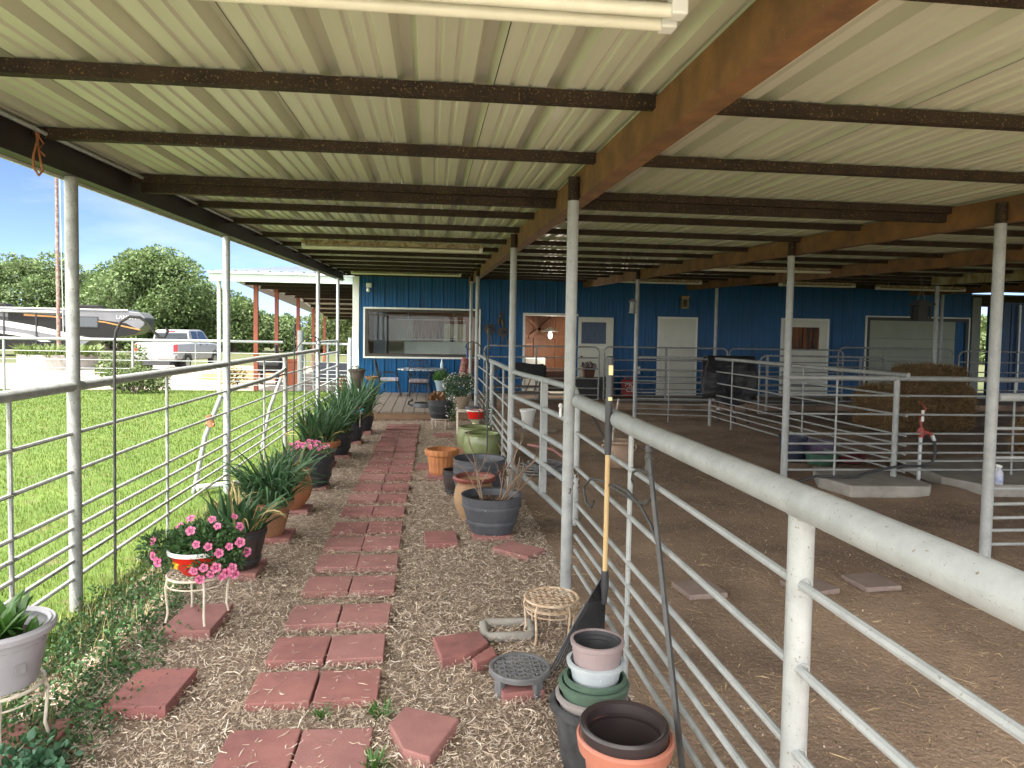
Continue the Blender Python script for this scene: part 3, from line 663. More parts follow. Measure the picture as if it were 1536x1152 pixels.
def stand(name, label, x, y, z, h, r, mat=WIREW, legs=4, group=None, ph=.5, lat=True):
    t = thing(name, label, 'plant stand', (x,y,z), group)
    m = MB(); m.path([(x+r*math.cos(a),y+r*math.sin(a),z+h) for a in np.linspace(0,2*PI,29)[:-1]], .0075, 8, closed=True); m.build('ring', mat, t)
    m = MB(); m.path([(x+r*1.02*math.cos(a),y+r*1.02*math.sin(a),z+h*.82) for a in np.linspace(0,2*PI,29)[:-1]], .004, 6, closed=True); m.build('ring', mat, t)
    if lat:
        m = MB(); q = int(r/.032)
        for k in range(-q,q+1):
            o = k*.036; hl = math.sqrt(max(0,r*r-o*o))
            for s in (0,1):
                pts = [((x+o+.010*math.sin(6*u*PI+k),y+hl*u) if s else (x+hl*u,y+o+.010*math.cos(6*u*PI+k))) + (z+h-.001+(.003 if s else -.003),) for u in np.linspace(-1,1,19)]
                m.path(pts,.0032,5)
        m.build('lattice', mat, t)
    for k in range(legs):
        a = ph+2*PI*k/legs; ca, sa = math.cos(a), math.sin(a)
        m = MB(); m.path([(x+r*.97*ca,y+r*.97*sa,z+h), (x+r*1.06*ca,y+r*1.06*sa,z+h*.8),(x+r*1.02*ca,y+r*1.02*sa,z+h*.5),(x+r*.98*ca,y+r*.98*sa,z+h*.22),(x+r*1.06*ca,y+r*1.06*sa,z+.004)], .0068, 8); m.build('leg', mat, t)
    return t
def hexleaf(VF):
    V, F = VF; Q = V.reshape(-1,4,3); B,L_,T_,R_ = [Q[:,k] for k in range(4)]
    W = np.stack([B, B*.45+L_*.62-T_*.07, L_*.75+T_*.22+B*.03, T_, R_*.75+T_*.22+B*.03, B*.45+R_*.62-T_*.07],1).reshape(-1,3)
    n = len(Q); return W, np.arange(6*n).reshape(n,6)
def leaves_part(t, VF, mat, name='leaves'):
    return np_mesh(name, VF[0], VF[1], mat, t)

# near left: grey pot on a stand
gx, gy = -1.655, 2.90
stand('wire_stand','cream wire plant stand in the near left corner holding the grey pot',gx,gy,.058,.245,.15)
t = potted('grey_pot','light grey pot with bright green leaves, in the near left corner','potted plant',gx,gy,.31,[(.125,0),(.13,.01),(.168,.19),(.172,.20),(.192,.205),(.196,.225),(.188,.235),(.176,.225)],M('light_grey_plastic',(.40,.39,.42),(.35,.34,.37),6,.45,0,.03,80),(.165,.17))
VF = cat_np([blades_np((gx+.01,gy,.48),26,.05,.19,.065,.85,.8,5), blades_np((gx+.08,gy-.02,.48),14,.06,.10,.04,1.0,.8,4)])
leaves_part(t,VF,LEAFB)
m = MB(); a_ = -.62
for k in range(1): m.cbox((gx+.157*math.cos(a_),gy+.157*math.sin(a_),.405),(.004,.036,.036),rz=a_,ry=-.2)
m.build('price_sticker',M('grey_sticker',(.25,.24,.25),None),t)

# petunia bowl
px_, py_ = -1.30, 4.13
stand('wire_stand','cream wire plant stand holding the red petunia bowl',px_,py_,.064,.255,.158)
REDB = M('red_enamel',(.62,.018,.012),(.55,.014,.01),6,.3)
t = potted('petunia_bowl','red bowl with white rim, overflowing with pink petunias, on a wire stand','potted plant',px_,py_,.325,[(.075,0),(.08,.004),(.115,.05),(.14,.105),(.148,.128)],REDB,(.135,.11))
MB().lathe((px_,py_,.325),[(.147,.118),(.158,.122),(.16,.138),(.152,.145),(.14,.138)],36).build('rim',WHITE,t)
YEL = M('yellow_glaze',(.72,.42,.02),None,rough=.35)
for a_ in (-1.45,-2.3,-.5):
    m = MB()
    for k in range(6):
        b_ = 2*PI*k/6
        m.cbox((px_+.128*math.cos(a_)-.016*math.sin(a_)*math.cos(b_), py_+.128*math.sin(a_)+.016*math.cos(a_)*math.cos(b_), .402+.018*math.sin(b_)),(.006,.024,.011),rz=a_,rx=b_,ry=-.4)
    m.build('painted_flower',YEL,t)
c1 = (px_+.03,py_+.03,.49)
VF = cat_np([leaves_np(c1,(.21,.17,.105),2300,.034,.35,.7,.55), leaves_np((px_-.19,py_,.47),(.12,.12,.09),550,.032,.2,.7,.5), leaves_np((px_+.19,py_-.02,.44),(.09,.12,.09),450,.032,.2,.7,.5), leaves_np((px_+.1,py_-.1,.42),(.13,.08,.08),400,.03,.2,.7,.5)])
leaves_part(t,hexleaf(VF),M('petunia_leaf',(.06,.13,.035),(.04,.095,.03),14,.6,island=.45,trans=.25),'foliage')
pts, dirs = [], []
for (dx_,dy_,dz_) in [(-.24,-.12,.47),(-.27,-.05,.53),(-.20,-.14,.44),(-.30,.0,.46),(.0,-.10,.60),(.1,.02,.63),(.16,-.05,.61),(.06,-.16,.54),(.12,-.19,.42),(.16,-.18,.38),(.20,-.19,.42),(.26,-.18,.385),(.30,-.17,.41),(.31,-.16,.37),(.10,-.2,.36),(.05,-.18,.40),(.27,-.14,.52),(.33,-.10,.53),(.36,-.05,.46),(.21,-.16,.49),(-.06,.05,.63),(.28,.05,.58),(.22,.12,.62),(-.15,.08,.58),(.13,-.14,.52),(.24,-.19,.37)]:
    p = Vector((px_+dx_*.80-.005,py_+dy_,dz_-.01)); pts.append(p); d = (p-Vector(c1)); d.z += .06; d.y -= .12; dirs.append(d+Vector((random.uniform(-.05,.05),random.uniform(-.08,.02),random.uniform(-.03,.06))))
place_flowers(PETM,t,pts,dirs)

# small dark barrel with irises, daylily, urn, flower barrel, terracotta bowl, iris tubs
STAVE = M('stained_stave',(.065,.045,.04),(.028,.022,.022),5,.5,0,.3,30,stretch=(9,9,.6))
t = barrel('iris_barrel','small brown staved barrel with black bands and broad iris leaves','potted plant',-1.325,5.06,.055,.192,.13,.275,STAVE,BLACKP,bands=(.2,.86))
leaves_part(t,cat_np([blades_np((-1.36,5.06,.28),20,.10,.36,.055,.5,.7),blades_np((-1.27,5.03,.28),14,.08,.30,.05,.65,.9),blades_np((-1.24,4.98,.28),5,.05,.42,.05,1.0,1.5)]),LEAFD)
t = potted('daylily_pot','tan terracotta pot covered by drooping daylily leaves','potted plant',-1.30,5.86,.055,[(.125,0),(.13,.01),(.185,.22),(.205,.225),(.21,.275),(.195,.28)],TERRB,(.19,.25))
leaves_part(t,cat_np([blades_np((-1.30,5.86,.31),170,.15,.52,.022,.55,2.3,8),blades_np((-1.2,5.72,.3),60,.08,.5,.022,.8,2.0,8)]),LEAFD)
t = potted('terracotta_urn','wide lipped terracotta urn with a few sparse iris leaves','potted plant',-1.29,6.74,.055,[(.12,0),(.125,.01),(.185,.10),(.205,.18),(.19,.26),(.17,.295),(.185,.32),(.20,.335),(.19,.345)],TERRA,(.165,.27))
leaves_part(t,cat_np([blades_np((-1.30,6.72,.33),24,.13,.36,.035,.7,1.3),blades_np((-1.2,6.6,.33),12,.07,.42,.03,.8,1.9)]),LEAFD)
t = barrel('flower_barrel','big black barrel planter with small pink flowers, third from the small brown barrel','potted plant',-1.28,7.80,.035,.262,.185,.375,DKTUB)
leaves_part(t,leaves_np((-1.28,7.80,.41),(.23,.23,.075),1500,.03,.2,.7,.5),M('flower_leaf',(.10,.15,.05),(.07,.12,.04),12,.6,island=.4),'foliage')
pts = [Vector((-1.28+.22*math.cos(a_)*q,7.80+.22*math.sin(a_)*q,.445+.05*(1-q)+random.uniform(-.02,.03))) for a_,q in zip(np.linspace(0,16,34),np.linspace(.3,1,34))]
place_flowers(PETM,t,pts,[Vector((random.uniform(-.4,.4),-.7,random.uniform(.3,1))) for _ in pts])
t = potted('ribbed_terracotta_bowl','ribbed terracotta bowl with upright blue green irises','potted plant',-1.38,9.03,.055,[(.17,0),(.175,.01),(.215,.17),(.225,.21),(.262,.22),(.268,.275),(.25,.285)],TERRA,(.235,.25),n=96,flute=.012,nfl=24)
leaves_part(t,blades_np((-1.38,9.03,.30),120,.2,.55,.034,.6,1.0),LEAFD)
ig = 'black tubs of tall irises along the lawn fence'
for i,(x,y,h,lab) in enumerate([(-1.27,9.75,.66,'black tub of dense irises directly behind the ribbed terracotta bowl'),(-1.22,10.9,.72,'black tub of dense irises with a small pinwheel stuck in it'),(-1.16,11.95,.78,'black tub of tall arching irises closest to the deck')]):
    t = barrel('iris_tub',lab,'potted plant',x,y,.05,.23,.17,.29,DKTUB,group=ig)
    leaves_part(t,cat_np([blades_np((x,y,.31),120,.18,h,.03,.42,1.1),blades_np((x,y,.31),50,.18,h*.85,.026,.7,2.0)]),LEAFD)
DRYL = M('dry_leaf_blade',(.36,.28,.12),(.24,.19,.08),8,.8,island=.35)
for ob in [o_ for o_ in bpy.data.objects if o_.name.split('.')[0] in ('iris_tub','daylily_pot','ribbed_terracotta_bowl','iris_barrel','terracotta_urn')]:
    x, y, z = ob.location
    V, F = blades_np((x,y,z+.25),16,.17,.45,.018,1.0,2.2); np_mesh('dry_leaves',V,F,DRYL,ob)
t = thing('pinwheel','little red and turquoise pinwheel among the irises','garden ornament',(-1.02,10.55,.4))
m = MB(); m.tube((-1.02,10.55,.3),(-1.02,10.55,.55),.004,6); m.build('stick',WIREW,t)
for k,(mt) in enumerate((M('turquoise_foil',(.03,.30,.36),None,rough=.3),M('red_foil',(.6,.03,.06),None,rough=.3),M('turquoise_foil',(.03,.30,.36)),M('pale_foil',(.5,.5,.6),None,rough=.3))):
    a_ = k*PI/2; m = MB(); m.prism([(0,0),(.06*math.cos(a_),.06*math.sin(a_)),(.055*math.cos(a_+.9),.055*math.sin(a_+.9))],0,.01,lambda v: Vector((-1.02+v.x,10.54-v.z,.55+v.y))); m.build('blade',mt,t)
t = potted('tapered_pot','tall tapered brown grey pot on a curled iron stand beside the corner of the deck','potted plant',-1.36,13.45,.66,[(.085,0),(.09,.01),(.12,.18),(.145,.30),(.165,.315),(.168,.34),(.15,.345)],M('brown_grey_clay',(.12,.095,.08),(.08,.06,.055),8,.8,0,.2,50),(.13,.3))
leaves_part(t,leaves_np((-1.36,13.45,1.01),(.1,.1,.06),140,.04,.1,.7,.5),LEAFG)
t = thing('curled_stand','black iron stand with curled feet under the tapered brown grey pot','plant stand',(-1.36,13.45,0))
for k in range(3):
    a_ = k*2.09+.4; ca, sa = math.cos(a_), math.sin(a_)
    MB().path([(-1.36+ca*q,13.45+sa*q,z) for q,z in ((.10,.655),(.07,.5),(.09,.3),(.14,.12),(.20,.02),(.25,.04),(.24,.09),(.21,.07))],.008,7).build('leg',BLACKM,t)
MB().path([(-1.36+.1*math.cos(a_),13.45+.1*math.sin(a_),.652) for a_ in np.linspace(0,2*PI,21)[:-1]],.008,7,closed=True).build('ring',BLACKM,t)
t = thing('hanging_bowl','shallow orange clay bowl on a thin iron stake in front of the blue wall','bowl',(-1.22,15.0,.18))
m = MB(); pot_body(m,(-1.22,15.0,.69),[(.04,0),(.07,.01),(.12,.06),(.135,.09)],.012); m.build('bowl',TERRA,t)
MB().path([(-1.22,15.0,.69),(-1.22,15.0,.4),(-1.2,15.0,.17)],.007,6).build('stake',BLACKM,t)

# right side of the walkway
t = barrel('grey_barrel','grey plastic half barrel planter holding bare dry rose stems','potted plant',.53,5.90,.042,.255,.175,.31,GREYTUB,soil=.80)
m = MB(); rs = random.Random(5)
def twig(m, p, d, L, r, dep):
    q = p; pts = [tuple(p)]
    for k in range(3):
        d = (d + Vector((rs.uniform(-.25,.25),rs.uniform(-.25,.25),rs.uniform(-.1,.2)))).normalized(); q = q + d*L/3; pts.append(tuple(q))
        if dep and rs.random() < .75:
            twig(m, q, (d + Vector((rs.uniform(-.8,.8),rs.uniform(-.6,.6),.1))).normalized(), L*.5, r*.6, dep-1)
    m.path(pts,[r,r*.85,r*.7,r*.45],5)
for (bx,by,dx_,dz_,L) in [(-.09,-.03,-.3,.9,.36),(-.08,-.05,.05,1,.42),(-.07,0,-.5,.8,.3),(.08,-.06,.35,.9,.40),(.10,-.04,.5,.8,.42),(.06,-.02,.25,1,.38),(.12,0,.6,.7,.34),(.09,-.08,.2,.9,.3),(.05,-.09,.4,.8,.36)]:
    twig(m,Vector((.53+bx,5.90+by,.29)),Vector((dx_,-.1,dz_)).normalized(),L,.0075,2)
m.build('stems',M('dry_stem',(.27,.20,.14),(.16,.11,.08),30,.85),t)
leaves_part(t,cat_np([leaves_np((.62,5.84,.56),(.05,.04,.07),26,.035,.1,.7,.5),leaves_np((.52,5.85,.32),(.1,.1,.02),40,.04,.1,.7,.6)]),M('dead_leaf',(.16,.06,.04),(.10,.09,.05),20,.8,island=.4))
m = MB()
for k in (-1,1): m.cbox((.47+.012*k,5.90-.238,.265),(.008,.008,.008),bev=.002)
m.build('rivet',GALV,t)
t = potted('clay_jar','round bellied clay jar with a dark red lip, behind the grey barrel','jar',.41,6.36,.01,[(.11,0),(.115,.01),(.17,.12),(.188,.2),(.175,.29),(.155,.335),(.165,.36),(.192,.375),(.197,.39),(.185,.40)],M('sandy_clay',(.34,.22,.12),(.26,.15,.085),5,.85,0,.2,70),None)
MB().lathe((.41,6.36,.01),[(.168,.358),(.195,.372),(.201,.391),(.186,.406),(.168,.395),(.158,.345)],40).build('lip',M('red_glaze_lip',(.22,.06,.045),(.15,.045,.035),8,.5),t)
tg = 'grey barrel tubs nested in one stack'
for k,(z,lab) in enumerate(((.02,'lowest grey tub of the nested stack of three behind the clay jar'),(.10,'middle grey tub of the nested stack of three behind the clay jar'),(.17,'top grey tub of the nested stack of three, with its inside showing'))):
    barrel('grey_tub',lab,'tub',.51,7.12,z,.265,.20,.275,GREYTUB,group=tg,soil=0,bands=(.78,))
barrel('small_barrel','small dark staved barrel squeezed beside the stack of grey tubs','planter',.27,7.42,.01,.12,.085,.26,STAVE,BLACKP,bands=(.15,.85),soil=.8)
potted('ribbed_pot','orange ribbed terracotta pot on red pavers beside the walkway','pot',.15,8.34,.05,[(.145,0),(.15,.012),(.155,.03),(.148,.05),(.172,.215),(.196,.225),(.202,.265),(.196,.285),(.185,.29)],M('orange_terracotta',(.47,.19,.065),(.36,.135,.05),5,.75,0,.2,60),(.165,.22),n=96,flute=.018,nfl=20)
GREENG = M('green_glaze',(.15,.19,.06),(.26,.29,.16),3.5,.22,lo=.3,hi=.75)
for x,y,lab in ((.64,9.95,'green glazed pot at the back of the pair beside the fence'),(.69,9.30,'green glazed pot with pale drips, at the front of the pair')):
    t = potted('green_pot',lab,'pot',x,y,.01,[(.19,0),(.2,.01),(.245,.13),(.258,.22),(.25,.31),(.235,.36),(.245,.375),(.235,.385)],GREENG,(.22,.31),group='green glazed pots')
    MB().lathe((x,y,.012),[(.1905,-.002),(.203,.008),(.2325,.085),(.2365,.10)],44).build('bare_clay_foot',TERRB,t)
stand('wire_stand','cream wire stand holding the grey barrel of succulents before the deck',.19,12.52,.01,.19,.165)
t = barrel('succulent_barrel','grey barrel of orange succulents and trailing white flowers on a wire stand','potted plant',.19,12.52,.205,.225,.165,.33,DKTUB)
leaves_part(t,leaves_np((.12,12.50,.56),(.13,.12,.09),260,.07,.1,.6,.6),M('orange_succulent',(.30,.12,.06),(.20,.14,.06),10,.5,island=.3),'succulents')
VF = cat_np([leaves_np((.36,12.42,.46),(.10,.10,.12),420,.03,.1,.7,.6),leaves_np((.40,12.38,.30),(.05,.06,.16),260,.03,.1,.7,.6)]); leaves_part(t,VF,LEAFG,'trailing_leaves')
leaves_part(t,cat_np([leaves_np((.37,12.36,.42),(.12,.1,.2),110,.03,.6,.7,.9)]),M('white_petal',(.72,.70,.66),None,island=.1),'blossoms')['kind'] = 'stuff'
# bird bath, chair frame, shovel at the fence end
t = thing('bird_bath','red and white bowl on a green and cream pedestal beside the fence','bird bath',(.74,11.3,0))
MB().lathe((.74,11.3,.16),[(.13,-.15),(.10,-.05),(.06,.05),(.06,.12),(.10,.16),(.13,.18)],28).build('pedestal',M('cream_glaze',(.56,.58,.36),(.66,.64,.5),5,.35),t)
m = MB(); pot_body(m,(.74,11.3,.345),[(.11,0),(.12,.004),(.145,.10),(.15,.13)],.012); m.build('bowl',REDB,t)
MB().lathe((.74,11.3,.345),[(.148,.12),(.156,.124),(.157,.14),(.14,.142)],30).build('rim',WHITE,t)
t = thing('chair_frame','old cream painted chair frame standing by the end of the walkway fence','chair',(.60,11.75,0))
for x,y in ((.46,11.6),(.74,11.6)): MB().path([(x,y,0),(x,y+.02,.42)],.014,8).build('leg',WIREW,t)
for x,y in ((.46,11.9),(.74,11.9)): MB().path([(x,y+.03,0),(x,y,.40)],.014,8).build('leg',WIREW,t)
m = MB()
for y in (11.6,11.7,11.8,11.9): m.tube((.45,y,.42),(.75,y,.42),.012,7)
m.build('seat',WIREW,t)
for z in (.15,.27): MB().tube((.46,11.6,z),(.46,11.9,z),.008,6).build('stretcher',WIREW,t)
t = thing('shovel','dark shovel resting across the chair frame against the fence','shovel',(.78,11.75,.43))
m = MB(); m.prism([(-.06,0),(.06,0),(.085,.08),(.08,.18),(0,.27),(-.08,.18),(-.085,.08)],-.004,.004,lambda v: Matrix.Rotation(R(-55),3,'Y') @ Vector((v.z,v.x,v.y)) + Vector((.86,11.72,.62))); m.build('blade',BLACKP,t)
MB().lathe((.70,11.7,.42),[(.001,0),(.10,.005),(.12,.06),(.115,.075),(.001,.075)],20).build('socket',GREYTUB,t)

# ------------------------------------------------------------------ near right: grate, stool, rake, pots
t = thing('plastic_trivet','round black plastic plant trivet with a pattern of interlocking circles, resting on a brick','plant trivet',(.44,3.27,0))
GRM = M('dusty_black_plastic',(.11,.112,.12),(.16,.16,.165),14,.6)
m = MB(); m.lathe((.44,3.27,.10),[(.128,.0),(.146,.0),(.148,.02),(.142,.026),(.128,.024),(.128,0)],44); m.build('rim',GRM,t)
m = MB()
for i in range(-3,4):
    for j in range(-3,4):
        cx_, cy_ = .44+i*.042, 3.27+j*.042
        pts = [(cx_+.0297*math.cos(a_),cy_+.0297*math.sin(a_),.116) for a_ in np.linspace(0,2*PI,17)[:-1]]
        if all((p[0]-.44)**2+(p[1]-3.27)**2 < .134**2 for p in pts): m.path(pts,.0048,5,closed=True)
        elif (cx_-.44)**2+(cy_-3.27)**2 < .14**2:
            run = [p for p in pts if (p[0]-.44)**2+(p[1]-3.27)**2 < .134**2]
            if len(run) > 3:
                k0 = max(range(len(pts)), key=lambda k: (pts[k][0]-.44)**2+(pts[k][1]-3.27)**2)
                run = [pts[(k0+k)%16] for k in range(16) if (pts[(k0+k)%16][0]-.44)**2+(pts[(k0+k)%16][1]-3.27)**2 < .134**2]
                m.path(run,.0048,5)
m.build('lattice',GRM,t)
for k in range(4):
    a_ = .6+k*PI/2; m = MB(); m.cbox((.44+.125*math.cos(a_),3.27+.125*math.sin(a_),.055),(.03,.045,.11),rz=a_,bev=.006); m.build('leg',GRM,t)
RATT = M('rusty_cream_wire',(.60,.50,.38),(.40,.26,.16),26,.7)
sg = 'wire stools nested together'
stand('wire_stool','rusty cream wire stool with a woven top, upper one of two nested together',.69,3.84,0.01,.225,.15,RATT,5,sg,.2)
stand('wire_stool','rusty cream wire stool nested underneath the other one',.70,3.87,.008,.175,.142,RATT,4,sg,.75)
# leaf rake
t = thing('leaf_rake','black plastic leaf rake with a pale wooden handle, leaning against the thick rail','rake',(.88,3.55,0))
top = Vector((.905,3.50,1.60)); nk = Vector((.893,3.46,.50)); ax = (top-nk).normalized()
MB().path([nk+ax*(-.02),nk+ax*.30,nk+ax*.62],.0125,12).build('handle',M('pale_wood',(.55,.39,.19),(.46,.31,.14),4,.5,0,.1,30,stretch=(20,20,1)),t)
m = MB(); m.path([nk+ax*.60,nk+ax*.66,nk+ax*.97,nk+ax*1.095,nk+ax*1.10],[.016,.0185,.0185,.021,.012],14); m.build('grip',BLACKP,t)
lab_ = MB(); lab_.cbox(tuple(nk+ax*1.03+Vector((0,-.0215,0))),(.022,.004,.05),bev=.001); lab_.cbox(tuple(nk+ax*.885+Vector((0,-.0195,0))),(.02,.004,.018)); lab_.build('grip_label',M('cream_label',(.70,.62,.32),None),t)
# head: solid ribbed fan, then curved tines
Lc, Rc = Vector((.63,3.44,.02)), Vector((.955,3.66,.02))
def fanp(u, v):   # u across 0..1, v down 0..1
    e = Lc.lerp(Rc,u); p = nk.lerp(e,v)
    p.z = nk.z*(1-v) + .02*v + .02*math.sin(PI*v)
    out = Vector((-.22,-.35,0)).normalized()
    return p + out*(.05*v*v)
m = MB(); NU = 8
for vi in range(6):
    pass
vs = []; rows_ = [0.0,.12,.24,.34,.42]
for v in rows_:
    for i in range(NU*2+1):
        u = i/(NU*2); uu = .5+(u-.5)*(1 if v>0.05 else .9); w_ = max(v,.055)/max(v,1e-3) if v > 0 else 1
        p = fanp(uu, v) if v > .06 else nk + (fanp(uu,.09)-nk)*1.0 + Vector((0,0,.05)) if v > 0 else nk + (Vector((Rc-Lc))*(uu-.5)*.085)
        p = p + Vector((-.22,-.35,0)).normalized()*(.007*(1 if i%2 else -1))*min(1,v*4)
        vs.append(p)
W_ = NU*2+1
m.add(vs,[(k*W_+i,k*W_+i+1,(k+1)*W_+i+1,(k+1)*W_+i) for k in range(len(rows_)-1) for i in range(W_-1)],False)
m.path([nk+ax*.01,nk-ax*.06,nk-ax*.16],[.019,.022,.012],10)
o = m.build('fan',M('satin_black_plastic',(.035,.036,.04),(.05,.05,.055),9,.38),t); md = o.modifiers.new('s','SOLIDIFY'); md.thickness = .004
m = MB()
for i in range(17):
    u = i/16; pts = [fanp(u,v) for v in (.36,.52,.65,.8,.92)]
    e = fanp(u,1.0); pts += [e, e+Vector((-.025,-.045,-.014))]
    m.path(pts,[.006,.0065,.006,.0055,.005,.004,.003],5)
m.build('tine_comb',BLACKP,t)
# leaning shepherd hook
IRON = M('grey_black_iron',(.035,.035,.036),(.06,.058,.055),20,.55,0,.2,60)
t = thing('shepherd_hook','square black iron plant hook with scroll arms, leaning on the thick rail','plant hook',(.87,2.15,0))
a0 = Vector((.925,2.89,1.205)); a1 = Vector((.87,2.15,-.02)); d_ = (a1-a0)
MB().path([a0+d_*k/6 for k in range(7)],.0115,4).build('shaft',IRON,t)
m = MB(); m.lathe((a0.x,a0.y,a0.z-.09),[(.008,0),(.018,.03),(.013,.05),(.02,.075),(.011,.095),(.001,.10)],14)
m.lathe((a0.x,a0.y,a0.z),[(.001,0),(.015,.008),(.018,.022),(.012,.038),(.001,.044)],14); m.build('finial',IRON,t)
def scroll(c, r0, turns, a0_, flip=1, ydir=-1):
    pts = []
    for k in range(26):
        s = k/25; rr_ = r0*(1-.72*s); a_ = a0_ + flip*turns*2*PI*s
        pts.append((c[0], c[1]+ydir*rr_*math.cos(a_), c[2]+rr_*math.sin(a_)))
    return pts
m = MB(); X_ = .915
m.path([(X_,2.80,1.05),(X_,2.86,1.00),(X_,3.0,.97),(X_,3.25,.955),(X_-.01,3.6,.94),(X_-.015,3.85,.90),(X_-.02,4.0,.82),(X_-.02,3.93,.745),(X_-.02,3.8,.75),(X_-.02,3.74,.80)],.0075,6)
m.path([(X_,2.70,.86),(X_,2.80,.92),(X_,2.95,.965),(X_,3.15,.985),(X_,3.4,.965)],.0075,6)
m.path([(X_,2.83,1.13),(X_,2.98,1.12),(X_,3.08,1.09),(X_,3.1,1.05),(X_,3.06,1.03)],.006,6)
m.build('scroll_arm',IRON,t)
def rodhook(label, x, y, ztop, arm, r=.0085):
    t = thing('shepherd_hook', label, 'plant hook', (x,y,0), 'slim black plant hooks')
    return t
t = rodhook('slim black crook shaped hook standing in the grass beside the near left post',-2.0,4.75,1.7,None)
MB().path([(-2.005,4.75,-.05),(-2.0,4.75,.8),(-1.995,4.75,1.60),(-1.985,4.75,1.68),(-1.955,4.75,1.74),(-1.90,4.75,1.775),(-1.84,4.75,1.77),(-1.79,4.75,1.735),(-1.755,4.75,1.68),(-1.725,4.75,1.648),(-1.69,4.75,1.65),(-1.672,4.75,1.685),(-1.68,4.75,1.71)],.0095,8).build('rod',IRON,t)
t = rodhook('slim black hook with a ball tip and curled arm, behind the ribbed terracotta bowl',-1.78,9.5,1.77,None)
MB().path([(-1.78,9.5,-.05),(-1.765,9.5,1.72)],.0085,7).build('rod',IRON,t)
MB().lathe((-1.765,9.5,1.70),[(.001,0),(.012,.02),(.018,.05),(.012,.08),(.001,.10)],12).build('finial',IRON,t)
MB().path([(-1.77,9.5,1.42)]+[(-1.76+.30*s,9.5,1.44+.20*math.sin(s*2.2)) for s in np.linspace(0.05,1,9)]+[(-1.43,9.5,1.56),(-1.44,9.5,1.53),(-1.48,9.5,1.53),(-1.49,9.5,1.57),(-1.46,9.5,1.59)],.007,6).build('curled_arm',IRON,t)
t = rodhook('slim black hook with curled arms standing behind the nested grey tubs',.70,9.0,1.75,None)
MB().path([(.705,8.6,.1),(.70,8.6,1.72)],.0085,7).build('rod',IRON,t)
MB().lathe((.70,8.6,1.68),[(.001,0),(.012,.02),(.018,.05),(.012,.08),(.001,.10)],12).build('finial',IRON,t)
MB().path([(.70,8.6,1.32),(.66,8.6,1.48),(.58,8.6,1.58),(.5,8.6,1.61),(.44,8.6,1.58),(.42,8.6,1.54),(.45,8.6,1.51),(.49,8.6,1.52)],.008,6).build('curled_arm',IRON,t)
# stacked pots by the fence
sx_, sy_ = .64, 2.66
PF = [(1,0)]
potted('black_bucket','big scuffed black plastic pot at the bottom of the pot stack by the rake','pot',sx_,sy_,.005,[(.105,0),(.11,.008),(.142,.235),(.158,.238),(.162,.262),(.152,.268)],M('scuffed_black',(.03,.032,.036),(.065,.068,.072),22,.5,0,.15,60,speck=((.25,.25,.25),50,.74)),None)
MV = M('mauve_plastic',(.30,.235,.235),(.26,.205,.21),8,.5)
potted('grey_rim_pot','brownish grey pot whose rim shows between the black pot and the green pots','pot',sx_+.005,sy_,.10,[(.10,0),(.132,.185),(.142,.187),(.143,.20),(.134,.205)],M('taupe_plastic',(.25,.225,.22),None,rough=.5),None,wall=.006)
GPL = M('sage_green_plastic',(.085,.135,.10),(.065,.11,.08),8,.45)
potted('green_pot_stacked','sage green plastic pot in the stack, lower and wider of the two','pot',sx_+.012,sy_,.14,[(.10,0),(.127,.185),(.137,.187),(.139,.205),(.13,.21)],GPL,None,wall=.006,group='sage green plastic pots')
potted('green_pot_stacked','sage green plastic pot in the stack, upper and narrower of the two','pot',sx_+.016,sy_,.20,[(.085,0),(.113,.15),(.122,.152),(.124,.168),(.116,.172)],GPL,None,wall=.006,group='sage green plastic pots')
potted('blue_grey_pot','speckled pale blue grey pot near the top of the stack','pot',sx_+.018,sy_,.315,[(.078,0),(.083,.006),(.10,.095),(.112,.10),(.115,.115),(.105,.118)],M('pale_speckled',(.42,.46,.48),(.36,.40,.43),9,.5,0,.1,60,speck=((.68,.7,.72),70,.68)),None,wall=.006)
t = potted('mauve_pot','mauve fluted pot on top of the stack with black pots inside it','pot',sx_+.020,sy_-.01,.395,[(.082,0),(.086,.006),(.098,.10),(.103,.104),(.105,.122),(.099,.124)],MV,None,wall=.006,n=120,flute=.006,nfl=40)
MB().lathe((sx_+.02,sy_-.01,.395),[(.072,.03),(.094,.117),(.089,.119),(.087,.104),(.082,.102),(.080,.088),(.075,.086),(.066,.03),(.001,.028)],36).build('inner_pots',BLACKP,t)
bx_, by_ = .672, 2.28
potted('orange_plastic_pot','orange plastic pot at the bottom edge, under the big brown pot','pot',bx_,by_,.0,[(.10,0),(.105,.008),(.138,.30),(.158,.302),(.165,.345),(.158,.352),(.148,.34)],M('coral_plastic',(.43,.165,.11),(.37,.135,.09),8,.45),None,wall=.007)
potted('brown_pot','big brown plastic pot nested in the orange one at the bottom edge','pot',bx_-.004,by_,.06,[(.10,0),(.105,.008),(.132,.275),(.146,.277),(.152,.325),(.147,.332),(.135,.326),(.130,.295)],M('brown_plastic',(.034,.024,.024),(.026,.019,.02),8,.38,speck=((.3,.27,.26),60,.76)),None,wall=.006)
